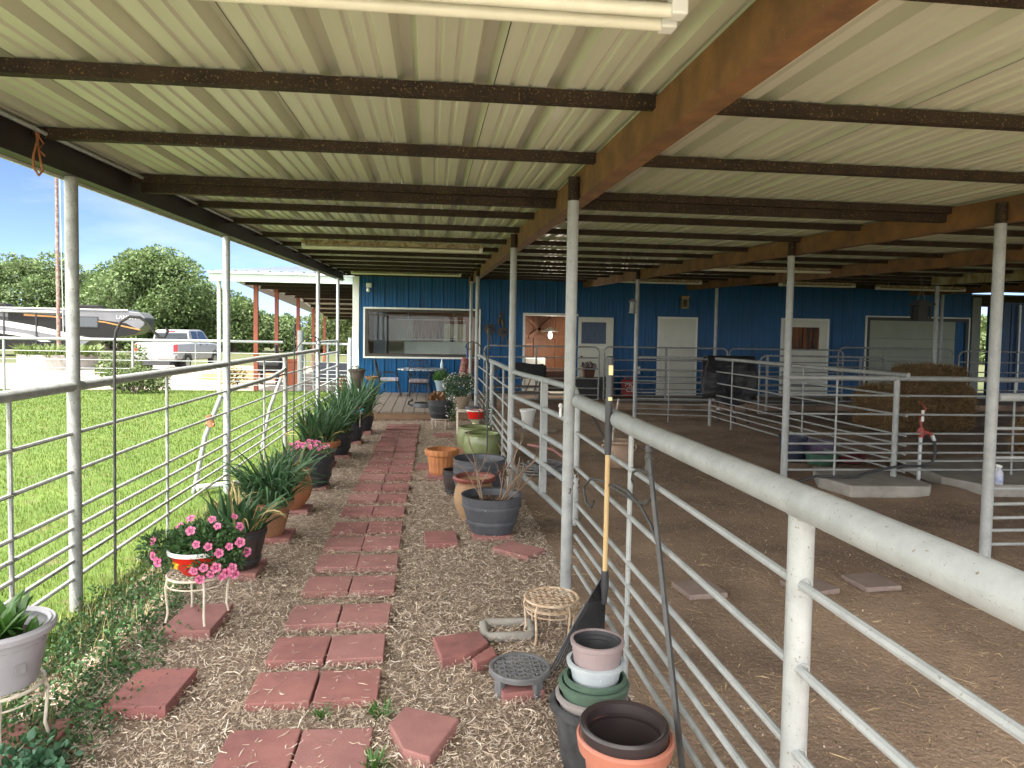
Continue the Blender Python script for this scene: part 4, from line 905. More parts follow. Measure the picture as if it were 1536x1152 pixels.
# ------------------------------------------------------------------ deck and furniture
t = thing('wooden_deck','low weathered wooden deck in front of the big window','deck',(0,16,0))
m = MB(); m.box(-1.12,.96,13.80,18.17,-.02,.14); m.build('joist_block',WOODF,t)
m = MB()
for k in range(10):
    x = -1.17+k*.216; m.cbox((x+.104,15.95,.163),(.205,4.42,.036),bev=.005)
m.build('deck_boards',WOODB,t)
m = MB(); m.cbox((-.09,13.765,.085),(2.12,.035,.115),bev=.004); m.build('fascia_board',WOODF,t)
m = MB(); m.cbox((-.09,13.70,.012),(2.12,.10,.05),bev=.004); m.build('step_board',M('red_brown_board',(.15,.075,.05),(.10,.05,.035),3,.8,0,.2,30,stretch=(1,8,8)),t)
FAB = M('striped_cushion',(.30,.28,.36),(.55,.53,.58),7,.9,stretch=(6,1,1))
FAB2 = M('grey_pattern_cushion',(.30,.26,.28),(.12,.11,.13),22,.9)
def iron_chair(label, x, y, rz, fab):
    t = thing('patio_chair', label, 'patio chair', (x,y,.18), 'black wrought iron patio chairs')
    Rz = Matrix.Rotation(rz,3,'Z')
    def T(px,py,pz): v = Rz @ Vector((px,py,0)); return (x+v.x, y+v.y, .18+pz)
    for sx in (-1,1):
        MB().path([T(.21*sx,-.2,.36),T(.23*sx,-.24,.2),T(.22*sx,-.30,.0)],.012,7).build('leg',BLACKM,t)
        MB().path([T(.20*sx,.2,.36),T(.21*sx,.24,.2),T(.22*sx,.30,.0)],.012,7).build('leg',BLACKM,t)
        MB().path([T(.21*sx,.21,.36),T(.245*sx,.22,.55),T(.25*sx,.1,.57),T(.25*sx,-.12,.565),T(.25*sx,-.2,.54),T(.235*sx,-.17,.45),T(.21*sx,-.18,.36)],.011,7).build('armrest',BLACKM,t)
    m = MB(); m.path([T(-.22,.22,.36),T(-.24,.28,.62),T(-.22,.33,.82),T(-.1,.34,.86),T(0,.345,.88),T(.1,.34,.86),T(.22,.33,.82),T(.24,.28,.62),T(.22,.22,.36)],.013,7)
    for k in range(-4,5): m.path([T(k*.045,.23,.38),T(k*.047,.29,.62),T(k*.045,.325,.80)],.005,5)
    for z,q in ((.52,.26),(.7,.31)): m.tube(T(-.23,q,z),T(.23,q,z),.006,5)
    m.path([T(.09*math.cos(a_),.335,.80+.05*math.sin(a_)) for a_ in np.linspace(0,2*PI,15)[:-1]],.007,5,closed=True)
    m.build('backrest',BLACKM,t)
    m = MB(); m.path([T(-.22,-.2,.36),T(.22,-.2,.36),T(.22,.22,.36),T(-.22,.22,.36)],.012,7,closed=True)
    for k in range(-3,4): m.tube(T(k*.06,-.2,.36),T(k*.06,.22,.36),.005,5)
    m.build('seat',BLACKM,t)
    m = MB(); m.cbox(T(0,-.01,.40),(.45,.44,.075),rz=rz,bev=.03); m.build('cushion',fab,t)
    m = MB()
    for s in (-1,1): m.path([T(s*.08+.06*math.cos(a_),-.21,.27+.05*math.sin(a_)) for a_ in np.linspace(0,2*PI,13)[:-1]],.006,5,closed=True)
    m.build('scrollwork',BLACKM,t)
iron_chair('black iron patio chair seen side on, with a pale striped cushion, left of the table',-.98,17.2,R(90),FAB)
iron_chair('black iron patio chair with a grey patterned cushion, facing out in front of the table',-.26,16.75,0,FAB2)
iron_chair('black iron patio chair half hidden behind the white flowers, by the walkway posts',.72,16.3,R(-60),FAB2)
t = thing('patio_table','round patio table with a blue and white mosaic top under the big window','table',(-.2,17.4,.18))
MB().lathe((-.2,17.4,.82),[(.001,-.02),(.58,-.02),(.60,-.01),(.60,.015),(.58,.02),(.001,.02)],40).build('tabletop',M('mosaic_top',(.60,.64,.68),(.03,.06,.10),16,.35,lo=.42,hi=.56),t)
for k in range(4):
    a_ = .6+k*PI/2; ca, sa = math.cos(a_), math.sin(a_)
    MB().path([(-.2+.42*ca,17.4+.42*sa,.80),(-.2+.2*ca,17.4+.2*sa,.55),(-.2+.24*ca,17.4+.24*sa,.35),(-.2+.42*ca,17.4+.42*sa,.185)],.013,7).build('leg',BLACKM,t)
MB().path([(-.2+.22*math.cos(a_),17.4+.22*math.sin(a_),.45) for a_ in np.linspace(0,2*PI,21)[:-1]],.008,6,closed=True).build('ring',BLACKM,t)
t = tag(MB().lathe((.28,17.35,.845),[(.001,0),(.035,.005),(.04,.10),(.025,.16),(.012,.19),(.014,.23),(.001,.232)],16).build('bottle',M('pale_bottle',(.55,.68,.72),None,rough=.2)),'pale blue bottle standing on the mosaic patio table','bottle')
PLAID = M('red_plaid',(.22,.035,.035),(.30,.20,.16),26,.9,stretch=(1,1,2.2),lo=.46,hi=.54)
t = thing('rolled_cushion','two red plaid cushions rolled together, propped on the half hidden chair','cushion',(.80,16.0,.6))
for k,(x,rz_) in enumerate(((.74,.12),(.90,.10))):
    MB().path([(x-.05,15.95,.70),(x-.03,15.96,.74),(x+.04,15.98,1.12),(x+.05,15.98,1.16)],[.06,.082,.082,.06],14).build('roll',PLAID,t)
for z in (.82,1.0): MB().path([(.81+.17*math.cos(a_),15.965+.09*math.sin(a_),z) for a_ in np.linspace(0,2*PI,17)[:-1]],.006,5,closed=True).build('tie',BLACKM,t)
tag(MB().path([(.93,16.5,.18),(.86,16.9,1.36)],.016,8).path([(.86,16.9,1.36),(.855,16.93,1.45)],.022,8).build('broom_handle',M('blue_handle',(.02,.08,.30),None,rough=.4)),'blue pole standing up behind the rolled plaid cushions','pole')
t = potted('blue_grey_planter','pale blue grey pot of green leaves on the deck right of the table','potted plant',.25,15.5,.44,[(.10,0),(.105,.01),(.145,.20),(.16,.21),(.162,.235),(.15,.24)],M('blue_grey_glaze',(.26,.33,.37),(.22,.28,.32),6,.4),(.14,.2))
leaves_part(t,leaves_np((.25,15.5,.76),(.19,.19,.12),420,.06,.2,.7,.6),LEAFB)
stand('iron_stand','black iron stand under the pale blue grey pot on the deck',.25,15.5,.185,.255,.13,BLACKM)
t = potted('flower_bush','bushy white flowered plant in a beige clay pot at the right end of the deck','potted plant',.63,14.35,.185,[(.12,0),(.13,.01),(.19,.20),(.20,.22),(.195,.25)],M('beige_clay',(.42,.33,.24),(.34,.26,.19),6,.85),(.17,.2))
leaves_part(t,cat_np([leaves_np((.63,14.35,.66),(.33,.3,.23),1500,.045,.3,.7,.5),leaves_np((.40,14.2,.48),(.18,.15,.12),380,.04,.3,.7,.5)]),M('bush_leaf',(.06,.12,.045),(.035,.08,.03),10,.6,island=.45,trans=.2),'foliage')
leaves_part(t,leaves_np((.60,14.3,.67),(.36,.32,.25),260,.026,.9,.5,1.0),MATS['white_petal'],'blossoms')['kind'] = 'stuff'
t = thing('garden_hose','coil of dark garden hose with a nozzle lying on the deck boards','hose',(-.15,14.75,.19))
m = MB()
for k in range(4): m.path([(-.08+(.30-.02*k)*math.cos(a_)*(1+.1*math.sin(3*a_+k)), 14.75+(.34-.03*k)*math.sin(a_), .195+.018*k) for a_ in np.linspace(0,2*PI,33)[:-1]],.014,7,closed=True)
m.build('coil',M('slate_hose',(.07,.075,.085),(.05,.055,.06),20,.5),t)
MB().path([(-.38,14.75,.20),(-.45,14.7,.24),(-.42,14.65,.30),(-.36,14.62,.33)],[.012,.018,.028,.035],8).build('nozzle',BLACKP,t)

# ------------------------------------------------------------------ things in front of the doorway
DKB = M('dark_brown_wood',(.04,.028,.022),(.06,.04,.03),4,.6,0,.2,30,stretch=(1,8,8))
RWOOD = M('cedar_planter',(.13,.055,.032),(.09,.038,.024),3,.7,0,.2,30,stretch=(1,8,8))
t = thing('dark_bench','dark slatted patio bench with a black cover over its back, in front of the doorway','bench',(2.1,15.4,0))
m = MB()
for k in range(4): m.cbox((1.98,15.3+k*.1,.43),(1.25,.08,.03),bev=.004)
m.build('seat',DKB,t)
for x in (1.42,2.54):
    for y in (15.27,15.65): MB().cbox((x,y,.21),(.05,.05,.42),bev=.004).build('leg',DKB,t)
m = MB()
for k in range(7): m.path([(1.42+k*.18,15.68,.45),(1.52+k*.18,15.71,.7),(1.42+k*.18,15.74,.95)],.014,6)
m.cbox((1.98,15.73,.95),(1.25,.04,.05)); m.cbox((1.98,15.69,.55),(1.25,.04,.04)); m.build('backrest',DKB,t)
vs = []
t2 = MB()
for i in range(13):
    x = 1.72+i*.072
    for j,(dy_,z) in enumerate(((-.14,.78),(-.12,.93),(-.06,1.03),(.0,1.055),(.06,1.03),(.1,.9))): vs.append((x,15.73+dy_+.012*math.sin(i*1.3+j),z+.02*math.sin(i*.52)*(1 if j in(2,3) else .4)-(.05 if i in(0,12) else 0)))
t2.add(vs,[(i*6+j,i*6+j+1,(i+1)*6+j+1,(i+1)*6+j) for i in range(12) for j in range(5)],True)
o = t2.build('cover',M('black_cloth',(.012,.012,.014),(.02,.02,.022),9,.95),t); md = o.modifiers.new('s','SOLIDIFY'); md.thickness = .012
t = thing('planter_box','long cedar planter box with dark legs standing before the open doorway','planter box',(3.0,16.95,.16))
m = MB(); pot_b = m
for (a_,b_,c_x,d_x) in ((2.62,3.42,16.75,16.79),(2.62,3.42,17.11,17.15),(2.62,2.66,16.79,17.11),(3.38,3.42,16.79,17.11)): m.box(a_,b_,c_x,d_x,.58,.84)
m.box(2.66,3.38,16.79,17.11,.58,.74); m.build('box',RWOOD,t)
for x in (2.68,3.36): MB().cbox((x,16.95,.37),(.07,.34,.42),bev=.005).build('leg',DKB,t)
MB().cbox((3.02,16.95,.44),(.6,.3,.18),bev=.005).build('shelf',DKB,t)
t = thing('low_cabinet','dark low cabinet standing in front of the open half glass door','cabinet',(4.0,17.3,.16))
MB().cbox((4.02,17.3,.42),(1.1,.45,.5),bev=.01).build('body',BLACKP,t)
for x in (3.76,4.28): MB().cbox((x,17.07,.41),(.46,.02,.42),bev=.004).build('door',M('charcoal_panel',(.03,.032,.036),None,rough=.5),t)
t = potted('clay_planter','square reddish clay planter of dark flowers on the low cabinet','potted plant',3.92,17.28,.675,[(.16,0),(.165,.01),(.20,.19),(.215,.195),(.215,.225),(.20,.23)],RWOOD,(.18,.19),n=4,ph=PI/4)
leaves_part(t,leaves_np((3.92,17.28,.96),(.2,.15,.08),300,.05,.2,.7,.6),M('purple_leaf',(.12,.05,.06),(.08,.06,.06),10,.6,island=.4))
t = thing('gas_can','red plastic can with white lettering behind the grey panels by the blue wall','can',(5.05,17.6,.16))
MB().cbox((5.05,17.6,.38),(.34,.22,.44),bev=.03).build('body',M('red_plastic',(.42,.02,.015),(.35,.018,.014),6,.4),t)
MB().path([(4.95,17.6,.6),(4.97,17.6,.68),(5.1,17.6,.68),(5.13,17.6,.6)],.02,8).build('handle',M('red_plastic',(.42,.02,.015)),t)
lettering('lettering','MC\nC2',.17,WHITE,t,(0,-.114,.27),(PI/2,0,0))
t = thing('wall_outlet_box','small grey electrical box with a cable on the blue wall left of the closed door','electrical box',(5.4,WY-.08,.85))
MB().cbox((5.42,WY-.09,.82),(.14,.1,.2),bev=.01).build('box',GALV,t)
MB().path([(5.42,WY-.1,.92),(5.36,WY-.12,1.1),(5.5,WY-.12,1.25),(5.4,WY-.12,1.38),(5.3,WY-.1,1.3),(5.42,WY-.1,1.15),(5.55,WY-.1,1.2),(5.6,WY-.1,.95)],.012,6).build('cable',BLACKM,t)
t = thing('bird_feeder','small grey bird feeder hanging beside the third post of the middle row','bird feeder',(3.87,13.2,2.3))
MB().lathe((3.83,13.2,2.2),[(.02,-.06),(.07,-.05),(.075,-.03),(.055,-.03),(.055,.16),(.09,.17),(.02,.22),(.001,.225)],14).build('body',DARKPIPE,t)
MB().tube((3.83,13.2,2.42),(3.83,13.2,2.98),.004,5).build('cord',BLACKM,t)
t = thing('hanging_lantern','dark house shaped lantern hanging in front of the wide roll-up door','lantern',(9.15,12.4,2.3))
m = MB(); frame_ring(m,9.05,9.31,2.10,2.38,.03,12.28,12.31); frame_ring(m,9.05,9.31,2.10,2.38,.03,12.48,12.51); m.cbox((9.18,12.4,2.24),(.2,.16,.24)); m.build('body',BLACKM,t)
m = MB(); m.cbox((9.18,12.4,2.40),(.36,.32,.03)); m.cbox((9.18,12.4,2.44),(.2,.18,.06)); m.build('roof',BLACKM,t)
m = MB(); m.path([(9.1,12.4,2.46),(9.18,12.4,2.72),(9.14,12.4,3.0)],.004,5); m.path([(9.26,12.4,2.46),(9.18,12.4,2.72)],.004,5); m.build('cord',DARKPIPE,t)

# ------------------------------------------------------------------ dirt floor: blanket, slabs, hydrant, hay, tubs
t = thing('horse_blanket','black quilted horse blanket hung over the top rail of the pipe fence','horse blanket',(5.4,12.9,1.3))
QUI = M('black_quilt',(.014,.014,.017),(.024,.024,.028),14,.55,0,.6,30,.012)
vs = []; na, nb = 34, 40
for j in range(nb+1):
    v = j/nb
    for i in range(na+1):
        u = i/na
        x = 5.37+.02+(u-.5)*.95*(1-.06*abs(v-.5)); 
        L_ = (v-.47)*2.15; dr_ = abs(L_)
        side = -1 if L_ < 0 else 1
        hang = max(0,dr_-.09)
        lim = (.74+.30*math.sin(PI*min(1,u*.85+.05))**1.5) if side < 0 else .75
        hang *= lim
        y = 12.95 + side*(.075 + .06*math.sin(u*7+v*3)*min(1,hang*2) + .03*math.sin(hang*22)*.5 + hang*.05) if dr_ > .09 else 12.95+L_*.8
        z = 1.355 - hang + (.012*math.cos(L_*18) if dr_ < .09 else 0) - (.05*(1-math.sin(PI*u))*min(1,hang))
        y += (.045*abs(math.sin(hang*PI/.19))+.012*math.sin(u*23+hang*9))*side
        x += .10*(u-.2)*hang*(side>0) + .05*math.sin(hang*4)*(u-.5) - .30*hang*(u<.15)*(.15-u)*4*(side<0)
        vs.append((x+.3,y,z))
m = MB(); m.add(vs,[(j*(na+1)+i,j*(na+1)+i+1,(j+1)*(na+1)+i+1,(j+1)*(na+1)+i) for j in range(nb) for i in range(na)],True)
o = m.build('quilt',QUI,t); md = o.modifiers.new('s','SOLIDIFY'); md.thickness = .02
for k,(x,z0,z1) in enumerate(((5.42,.38,.10),(5.75,.34,.02),(6.0,.3,.04))):
    MB().path([(x,12.84,z0+.1),(x+.02,12.83,(z0+z1)/2),(x+.05,12.84,z1+.03)],.016,5).build('strap',BLACKM,t)
for k,(x,z0) in enumerate(((5.42,.36),(5.75,.30))): MB().cbox((x+.01,12.815,z0),(.05,.03,.04),bev=.006).build('buckle',GALV,t)
tag(MB().prism([(4.55,7.12),(5.42,7.05),(5.55,7.2),(5.5,8.0),(4.75,8.25),(4.45,7.6)],-.05,.125).build('concrete_slab',CONC,bevel=.02),'broken edged concrete slab left of the water hydrant','concrete slab')
tag(MB().prism([(6.05,7.05),(9.0,6.85),(9.0,9.0),(6.2,8.6),(5.9,7.5)],-.05,.14).build('concrete_slab',CONC,bevel=.02),'long concrete slab under the spray bottle, right of the water hydrant','concrete slab')
hx, hy = 5.70, 7.62
t = thing('water_hydrant','water hydrant with a red head on a grey pipe, between the two concrete slabs','water hydrant',(hx,hy,0))
REDI = M('red_iron',(.30,.045,.03),(.2,.035,.025),18,.5)
MB().tube((hx,hy,-.05),(hx+.01,hy,.60),.022,12).build('pipe',GALV,t)
m = MB(); m.path([(hx+.01,hy,.58),(hx+.01,hy,.64),(hx+.01,hy,.69)],[.035,.045,.03],12); m.path([(hx+.01,hy,.645),(hx+.08,hy-.03,.64),(hx+.12,hy-.05,.60)],[.028,.024,.022],10); m.path([(hx+.01,hy,.69),(hx+.0,hy,.80)],.016,8); m.build('head',REDI,t)
MB().path([(hx,hy,.79),(hx-.02,hy-.02,.83),(hx+.06,hy,.92),(hx-.03,hy-.01,1.0)],[.012,.014,.012,.009],7).build('handle',REDI,t)
m = MB(); m.cbox((hx,hy-.03,.80),(.03,.015,.06)); m.cbox((hx,hy-.03,.88),(.028,.015,.04)); m.build('pull_link',WHITE,t)
MB().tube((hx+.115,hy-.05,.61),(hx+.135,hy-.06,.55),.024,10).build('spout',GALV,t)
tag(MB().path([(hx+.135,hy-.06,.55),(hx+.16,hy-.06,.42),(hx+.14,hy-.05,.30),(hx+.02,hy-.06,.25),(hx-.3,hy-.1,.26),(hx-.55,hy-.1,.22),(hx-.72,hy-.12,.19),(hx-.86,hy-.15,.15),(hx-1.0,hy-.12,.14),(hx-1.3,hy-.05,.14),(hx-1.5,hy,.06),(hx-1.8,hy+.1,.03),(hx-2.3,hy+.3,.03)],.016,8).build('water_hose',BLACKP),'black hose running from the red hydrant over the concrete slab','hose')
t = thing('spray_bottle','white spray bottle standing on the right hand concrete slab','spray bottle',(6.23,7.05,.14))
MB().lathe((6.23,7.05,.14),[(.001,0),(.038,.002),(.042,.01),(.042,.13),(.03,.16),(.016,.175),(.016,.19)],16).build('bottle',M('pale_plastic',(.56,.58,.68),(.5,.52,.62),10,.3),t)
MB().cbox((6.225,7.05,.345),(.07,.025,.03),ry=.3,bev=.006).path([(6.23,7.05,.33),(6.232,7.05,.345)],.017,8).path([(6.205,7.05,.34),(6.19,7.05,.30)],.006,6).build('trigger_head',WHITE,t)
MB().lathe((6.23,7.05,.14),[(.0425,.03),(.0432,.031),(.0432,.10),(.0425,.101)],16).build('bottle_label',M('blue_label',(.30,.36,.62),(.55,.58,.7),40,.5),t)
HAY = M('hay_base',(.21,.13,.058),(.12,.073,.032),14,.95,0,1.0,50,.03,stretch=(1,1,3))
HAYS = M('hay_stalk',(.29,.195,.095),(.15,.095,.043),14,.9,island=.5)
def haybale(label,cx_,cy_,z0,lx,ly,lz,rz,n):
    t = thing('hay_bale',label,'hay bale',(cx_,cy_,z0),'hay bales behind the water hydrant')
    m = MB(); m.cbox((cx_,cy_,z0+lz/2),(lx,ly,lz),rz=rz,bev=min(.16,lz*.3)); m.build('core',HAY,t)
    side = RNG.integers(0,3,n); P = RNG.uniform(-.5,.5,(n,3)); 
    P[side==0,1] = -.5; P[side==1,2] = .5; P[side==2,0] = np.sign(P[side==2,0])*.5
    P += RNG.normal(0,.028,(n,3)); d = RNG.normal(0,1,(n,3)); d[:,2] += np.where(side==0,-.5,.1); d[:,1] -= np.where(side==0,.35,0)
    d /= np.linalg.norm(d,axis=1)[:,None]; P = P*np.array([lx,ly,lz])*.99
    r_ = np.linalg.norm(P/np.array([lx,ly,lz])*2,ord=4,axis=1); P /= np.maximum(1,r_*.93)[:,None]
    s = np.cross(d,RNG.normal(0,1,(n,3))); s /= np.linalg.norm(s,axis=1)[:,None]; L_ = RNG.uniform(.07,.26,n)[:,None]
    V = np.stack([P-d*L_*.5-s*.0035,P-d*L_*.5+s*.0035,P+d*L_*.5+s*.0028,P+d*L_*.5-s*.0028],1).reshape(-1,3)
    c,s_r = math.cos(rz),math.sin(rz); V = V@np.array([[c,s_r,0],[-s_r,c,0],[0,0,1]])+np.array([cx_,cy_,z0+lz/2])
    np_mesh('straw',V,np.arange(4*n).reshape(n,4),HAYS,t)
haybale('big brown hay bale at the left of the heap behind the hydrant',8.68,12.4,.02,.95,1.1,.80,.12,5200)
haybale('big brown hay bale at the right of the heap, directly behind the red hydrant',9.62,12.6,.02,1.12,1.1,.85,-.08,6500)
haybale('loose smaller hay bale lying on top of the right hand hay bale',9.58,12.65,.86,1.0,.9,.34,.1,4200)
haybale('greenish hay bale at the right edge of the picture behind the tall post',9.0,9.3,.02,.9,.7,.55,.3,2500)
def tub(label,x,y,r,h,mat,rz=0): 
    return potted('feed_tub',label,'feed tub',x,y,.015,[(r*.8,0),(r*.83,.01),(r*.97,h*.9),(r*1.03,h*.91),(r*1.04,h)],mat,None,wall=.012,group='rubber feed tubs')
tub('dark blue feed bucket leaning beside the purple tub',5.02,9.25,.19,.34,M('navy_plastic',(.015,.02,.045),(.025,.03,.055),9,.5))
tub('purple grey feed tub behind the green one',5.42,9.35,.27,.26,M('purple_plastic',(.11,.085,.14),(.09,.07,.12),9,.5))
tub('green feed tub in front of the purple one',5.30,9.0,.22,.15,M('green_plastic',(.045,.12,.075),(.035,.09,.06),9,.5))
tub('dark red rubber feed pan right of the green tub',5.78,9.15,.24,.10,M('red_rubber',(.16,.03,.035),(.12,.025,.03),9,.6))
t = potted('handled_urn','pale clay urn with two small handles and sticks in it, out on the dirt floor','urn',2.43,8.85,.012,[(.10,0),(.11,.008),(.165,.13),(.195,.235),(.185,.275),(.165,.295),(.185,.32),(.205,.33),(.205,.35),(.19,.355)],M('pale_clay',(.40,.30,.22),(.30,.20,.145),6,.85,0,.25,50,speck=((.5,.42,.34),30,.66)),(.15,.28))
for s in (-1,1): MB().path([(2.43+s*.17,8.84,.315),(2.43+s*.22,8.84,.30),(2.43+s*.225,8.84,.25),(2.43+s*.185,8.84,.22)],.012,8).build('handle',MATS['pale_clay'],t)
MB().path([(2.34,8.85,.25),(2.36,8.85,.6),(2.42,8.87,.90)],.014,7).build('stick',M('pale_stick',(.5,.46,.42),(.25,.2,.17),20,.8),t)
MB().path([(2.3,8.8,.28),(2.1,8.8,.62),(1.98,8.8,.8)],.013,7).build('dark_stick',BLACKM,t)
t = potted('white_pot','white plastic pot on a plank behind the ajar gate','pot',1.72,12.3,.06,[(.085,0),(.09,.008),(.13,.28),(.145,.285),(.147,.33),(.135,.335)],WHITE,(.12,.29))
tag(MB().cbox((1.85,12.2,.03),(.7,.22,.05),rz=.05,bev=.004).build('plank',WOODB),'weathered plank on the dirt under the white pot','plank')
t = thing('hose_reel','grey tangle of spokes and hose on an old reel lying behind the ajar gate','hose reel',(1.42,8.5,0))
m = MB()
for k in range(5): m.path([(1.42+(.30-.02*k)*math.cos(a_),8.5+(.30-.02*k)*math.sin(a_),.04+.022*k+.012*math.sin(a_*3+k)) for a_ in np.linspace(0,2*PI,31)[:-1]],.012,6,closed=True)
m.build('hose',M('grey_hose',(.14,.14,.15),(.09,.09,.10),18,.6),t)
for k in range(12):
    a_ = k*PI/6; MB().tube((1.42+.05*math.cos(a_),8.5+.05*math.sin(a_),.05),(1.42+.36*math.cos(a_),8.5+.36*math.sin(a_),.11),.008,5).build('spoke',DARKPIPE,t)
MB().path([(1.25,8.9,.30),(1.55,8.75,.26),(1.75,8.45,.12),(1.85,8.2,.03)],.016,7).build('pink_handle',M('faded_pink',(.42,.18,.17),(.3,.15,.14),12,.7),t)
t = thing('dry_vine','bare tangled vine climbing the walkway fence before the deck','vine',(.9,10.7,0))
m = MB(); rs = random.Random(9)
for k in range(16):
    p = Vector((.90+rs.uniform(-.05,.05),10.7+rs.uniform(-.9,1.2),0)); pts = [tuple(p)]
    for q in range(7):
        p = p+Vector((rs.uniform(-.05,.04),rs.uniform(-.16,.16),rs.uniform(.03,.17))); pts.append(tuple(p))
    m.path(pts,[.006-.0005*q for q in range(8)],4)
m.build('stems',M('vine_stem',(.10,.085,.065),(.06,.05,.04),30,.9),t)
leaves_part(t,leaves_np((.90,10.8,.5),(.06,1.0,.35),180,.045,.1,.8,.6),M('vine_leaf',(.07,.09,.04),(.05,.06,.03),14,.6,island=.4))
# far right: dark blue shed beyond the passage, with a lean-to roof between
sh = thing('blue_shed','dark blue metal shed with two white wall pipes, beyond the far right passage','shed',(19,20.5,0))
m = MB(); corr(m,18.0,25.0,0,3.1,20.5); m.build('wall_panel',M('navy_panel',(.003,.035,.11),(.002,.028,.09),2,.4),sh)
m = MB(); m.box(17.95,18.0,20.45,21.1,0,3.1); m.build('side_wall',BLUE,sh)
m = MB(); m.add([(17.8,19.2,3.12),(25,19.2,3.12),(25,21.2,3.2),(17.8,21.2,3.2)],[(0,1,2,3)]); m.build('roof',SHEET,sh)
for x in (18.5,19.3): MB().tube((x,20.42,.2),(x,20.42,2.9),.04,10).build('pipe',GALV,sh)
ps = thing('passage_roof','ribbed lean-to roof over the passage between the blue barn and the dark blue shed','lean-to roof',(16.2,22,3))
m = MB(); m.add([(15.15,18.95,3.10),(17.9,18.95,3.10),(17.9,27,2.75),(15.15,27,2.75)],[(0,1,2,3)]); m.build('roof_sheet',SHEET,ps)
for y in (19.1,20.5,22,23.7,25.4,26.9): MB().box(15.15,17.88,y,y+.12,3.12-.0425*(y-18.3)-.20,3.12-.0425*(y-18.3)-.01).build('purlin',PURLIN,ps)
for x in (15.2,17.8): MB().tube((x,26.9,0),(x,26.9,2.6),.06,10).build('post',PIPE,ps)
# ------------------------------------------------------------------ pickup truck
def xf_(o, rz, sc=1):
    Mx = Matrix.Translation(Vector(o)) @ Matrix.Rotation(rz,4,'Z') @ Matrix.Scale(sc,4)
    return lambda v: Mx @ Vector(v)
TP = M('white_car_paint',(.33,.34,.35),(.30,.31,.32),2,.25,spec=.6); CGL = M('car_glass',(.012,.018,.028),None,rough=.06,spec=.8)
CHR = M('chrome',(.35,.36,.37),None,rough=.2,metal=.9); TYRE = M('tyre_rubber',(.018,.018,.02),None,rough=.85)
T = xf_((-11.0,29.9,-.03),-.06,.87)   # local x right, y forward, origin under the tailgate
tr = thing('pickup_truck','white crew cab pickup truck parked on the gravel drive, seen from behind','pickup truck',(-11,32,0))
def loft(m, secs, T=T, smooth=False):
    """secs: list of (y, [(x,z)...]) closed outlines"""
    k = len(secs[0][1]); vs = [T((x,y,z)) for y,o in secs for x,z in o]
    m.add(vs,[(i*k+j,i*k+(j+1)%k,(i+1)*k+(j+1)%k,(i+1)*k+j) for i in range(len(secs)-1) for j in range(k)]+[tuple(range(k))[::-1],tuple((len(secs)-1)*k+j for j in range(k))],smooth)
def outl(w, z0, z1, tk=.06): return [(-w+tk,z0),(w-tk,z0),(w,z0+tk),(w+.02,(z0+z1)*.5),(w,z1-tk),(w-tk,z1),(-w+tk,z1),(-w,z1-tk),(-w-.02,(z0+z1)*.5),(-w,z0+tk)]
m = MB(); loft(m,[(.02,outl(.97,.62,1.30)),(.1,outl(.99,.55,1.33)),(1.9,outl(1.0,.50,1.35)),(4.4,outl(1.0,.48,1.30)),(5.5,outl(.98,.5,1.22)),(5.85,outl(.90,.55,1.10))]); m.build('body',TP,tr,bevel=.02)
m = MB(); loft(m,[(1.75,[(-.90,1.30),(.90,1.30),(.80,1.86),(-.80,1.86)]),(1.95,[(-.93,1.30),(.93,1.30),(.76,1.95),(-.76,1.95)]),(3.4,[(-.93,1.30),(.93,1.30),(.76,1.97),(-.76,1.97)]),(3.75,[(-.93,1.30),(.93,1.30),(.76,1.90),(-.76,1.90)]),(4.55,[(-.90,1.26),(.90,1.26),(.86,1.30),(-.86,1.30)])]); m.build('cab',TP,tr,bevel=.03)
m = MB(); m.add([T(p) for p in ((-.80,1.738,1.40),(.80,1.738,1.40),(.74,1.738,1.81),(-.74,1.738,1.81))],[(0,1,2,3)]); m.build('rear_window',CGL,tr)
for s in (-1,1):
    for (a_,b_) in ((2.05,2.75),(2.85,3.75)):
        q = 3.55 if b_ > 3 else b_
        m = MB(); m.add([T(p) for p in ((s*.915,a_,1.42),(s*.915,b_+(.25 if b_>3 else 0),1.42),(s*.795,q,1.88),(s*.795,a_+.04,1.88))],[(0,1,2,3)]); m.build('side_window',CGL,tr)
    m = MB(); 
    for y in (2.72,3.5): m.cbox(T((s*1.02,y,1.22)),(.03,.16,.04))
    m.build('door_handle',CHR,tr)
    for y in (1.15,4.75):
        wh = MB(); c = Vector(T((s*.88,y,.40))); ax_ = (Vector(T((s*1.0,y,.40)))-c).normalized()
        wh.tube(c-ax_*.09,c+ax_*.115,.35,28); wo = wh.build('wheel',TYRE,tr)
        MB().tube(c+ax_*.10,c+ax_*.122,.22,20).build('rim',CHR,wo)
        m = MB(); ca = Vector(T((s*1.0,y,.40)))
        m.path([Vector(T((s*1.005,y+.47*math.cos(a_),.42+.47*math.sin(a_)))) for a_ in np.linspace(.1,PI-.1,11)],.035,6); m.build('wheel_arch',BLACKP,tr)
    m = MB(); m.cbox(T((s*.90,.03,1.08)),(.15,.10,.36),rz=-.06,bev=.02); m.build('taillight',M('red_lens',(.55,.012,.02),None,rough=.2),tr)
m = MB(); m.cbox(T((0,.015,.98)),(1.42,.035,.42),rz=-.06,bev=.015); tg_ = m.build('tailgate',TP,tr)
m = MB(); m.cbox(T((0,-.01,1.15)),(1.2,.02,.06),rz=-.06); m.build('tailgate_strip',M('grey_strip',(.25,.25,.26),None),tg_)
m = MB(); m.cbox(T((0,-.05,.66)),(1.68,.18,.19),rz=-.06,bev=.03); m.build('bumper',CHR,tr)
m = MB(); m.cbox(T((0,-.15,.68)),(.34,.02,.15),rz=-.06); m.build('licence_plate',WHITE,tr)
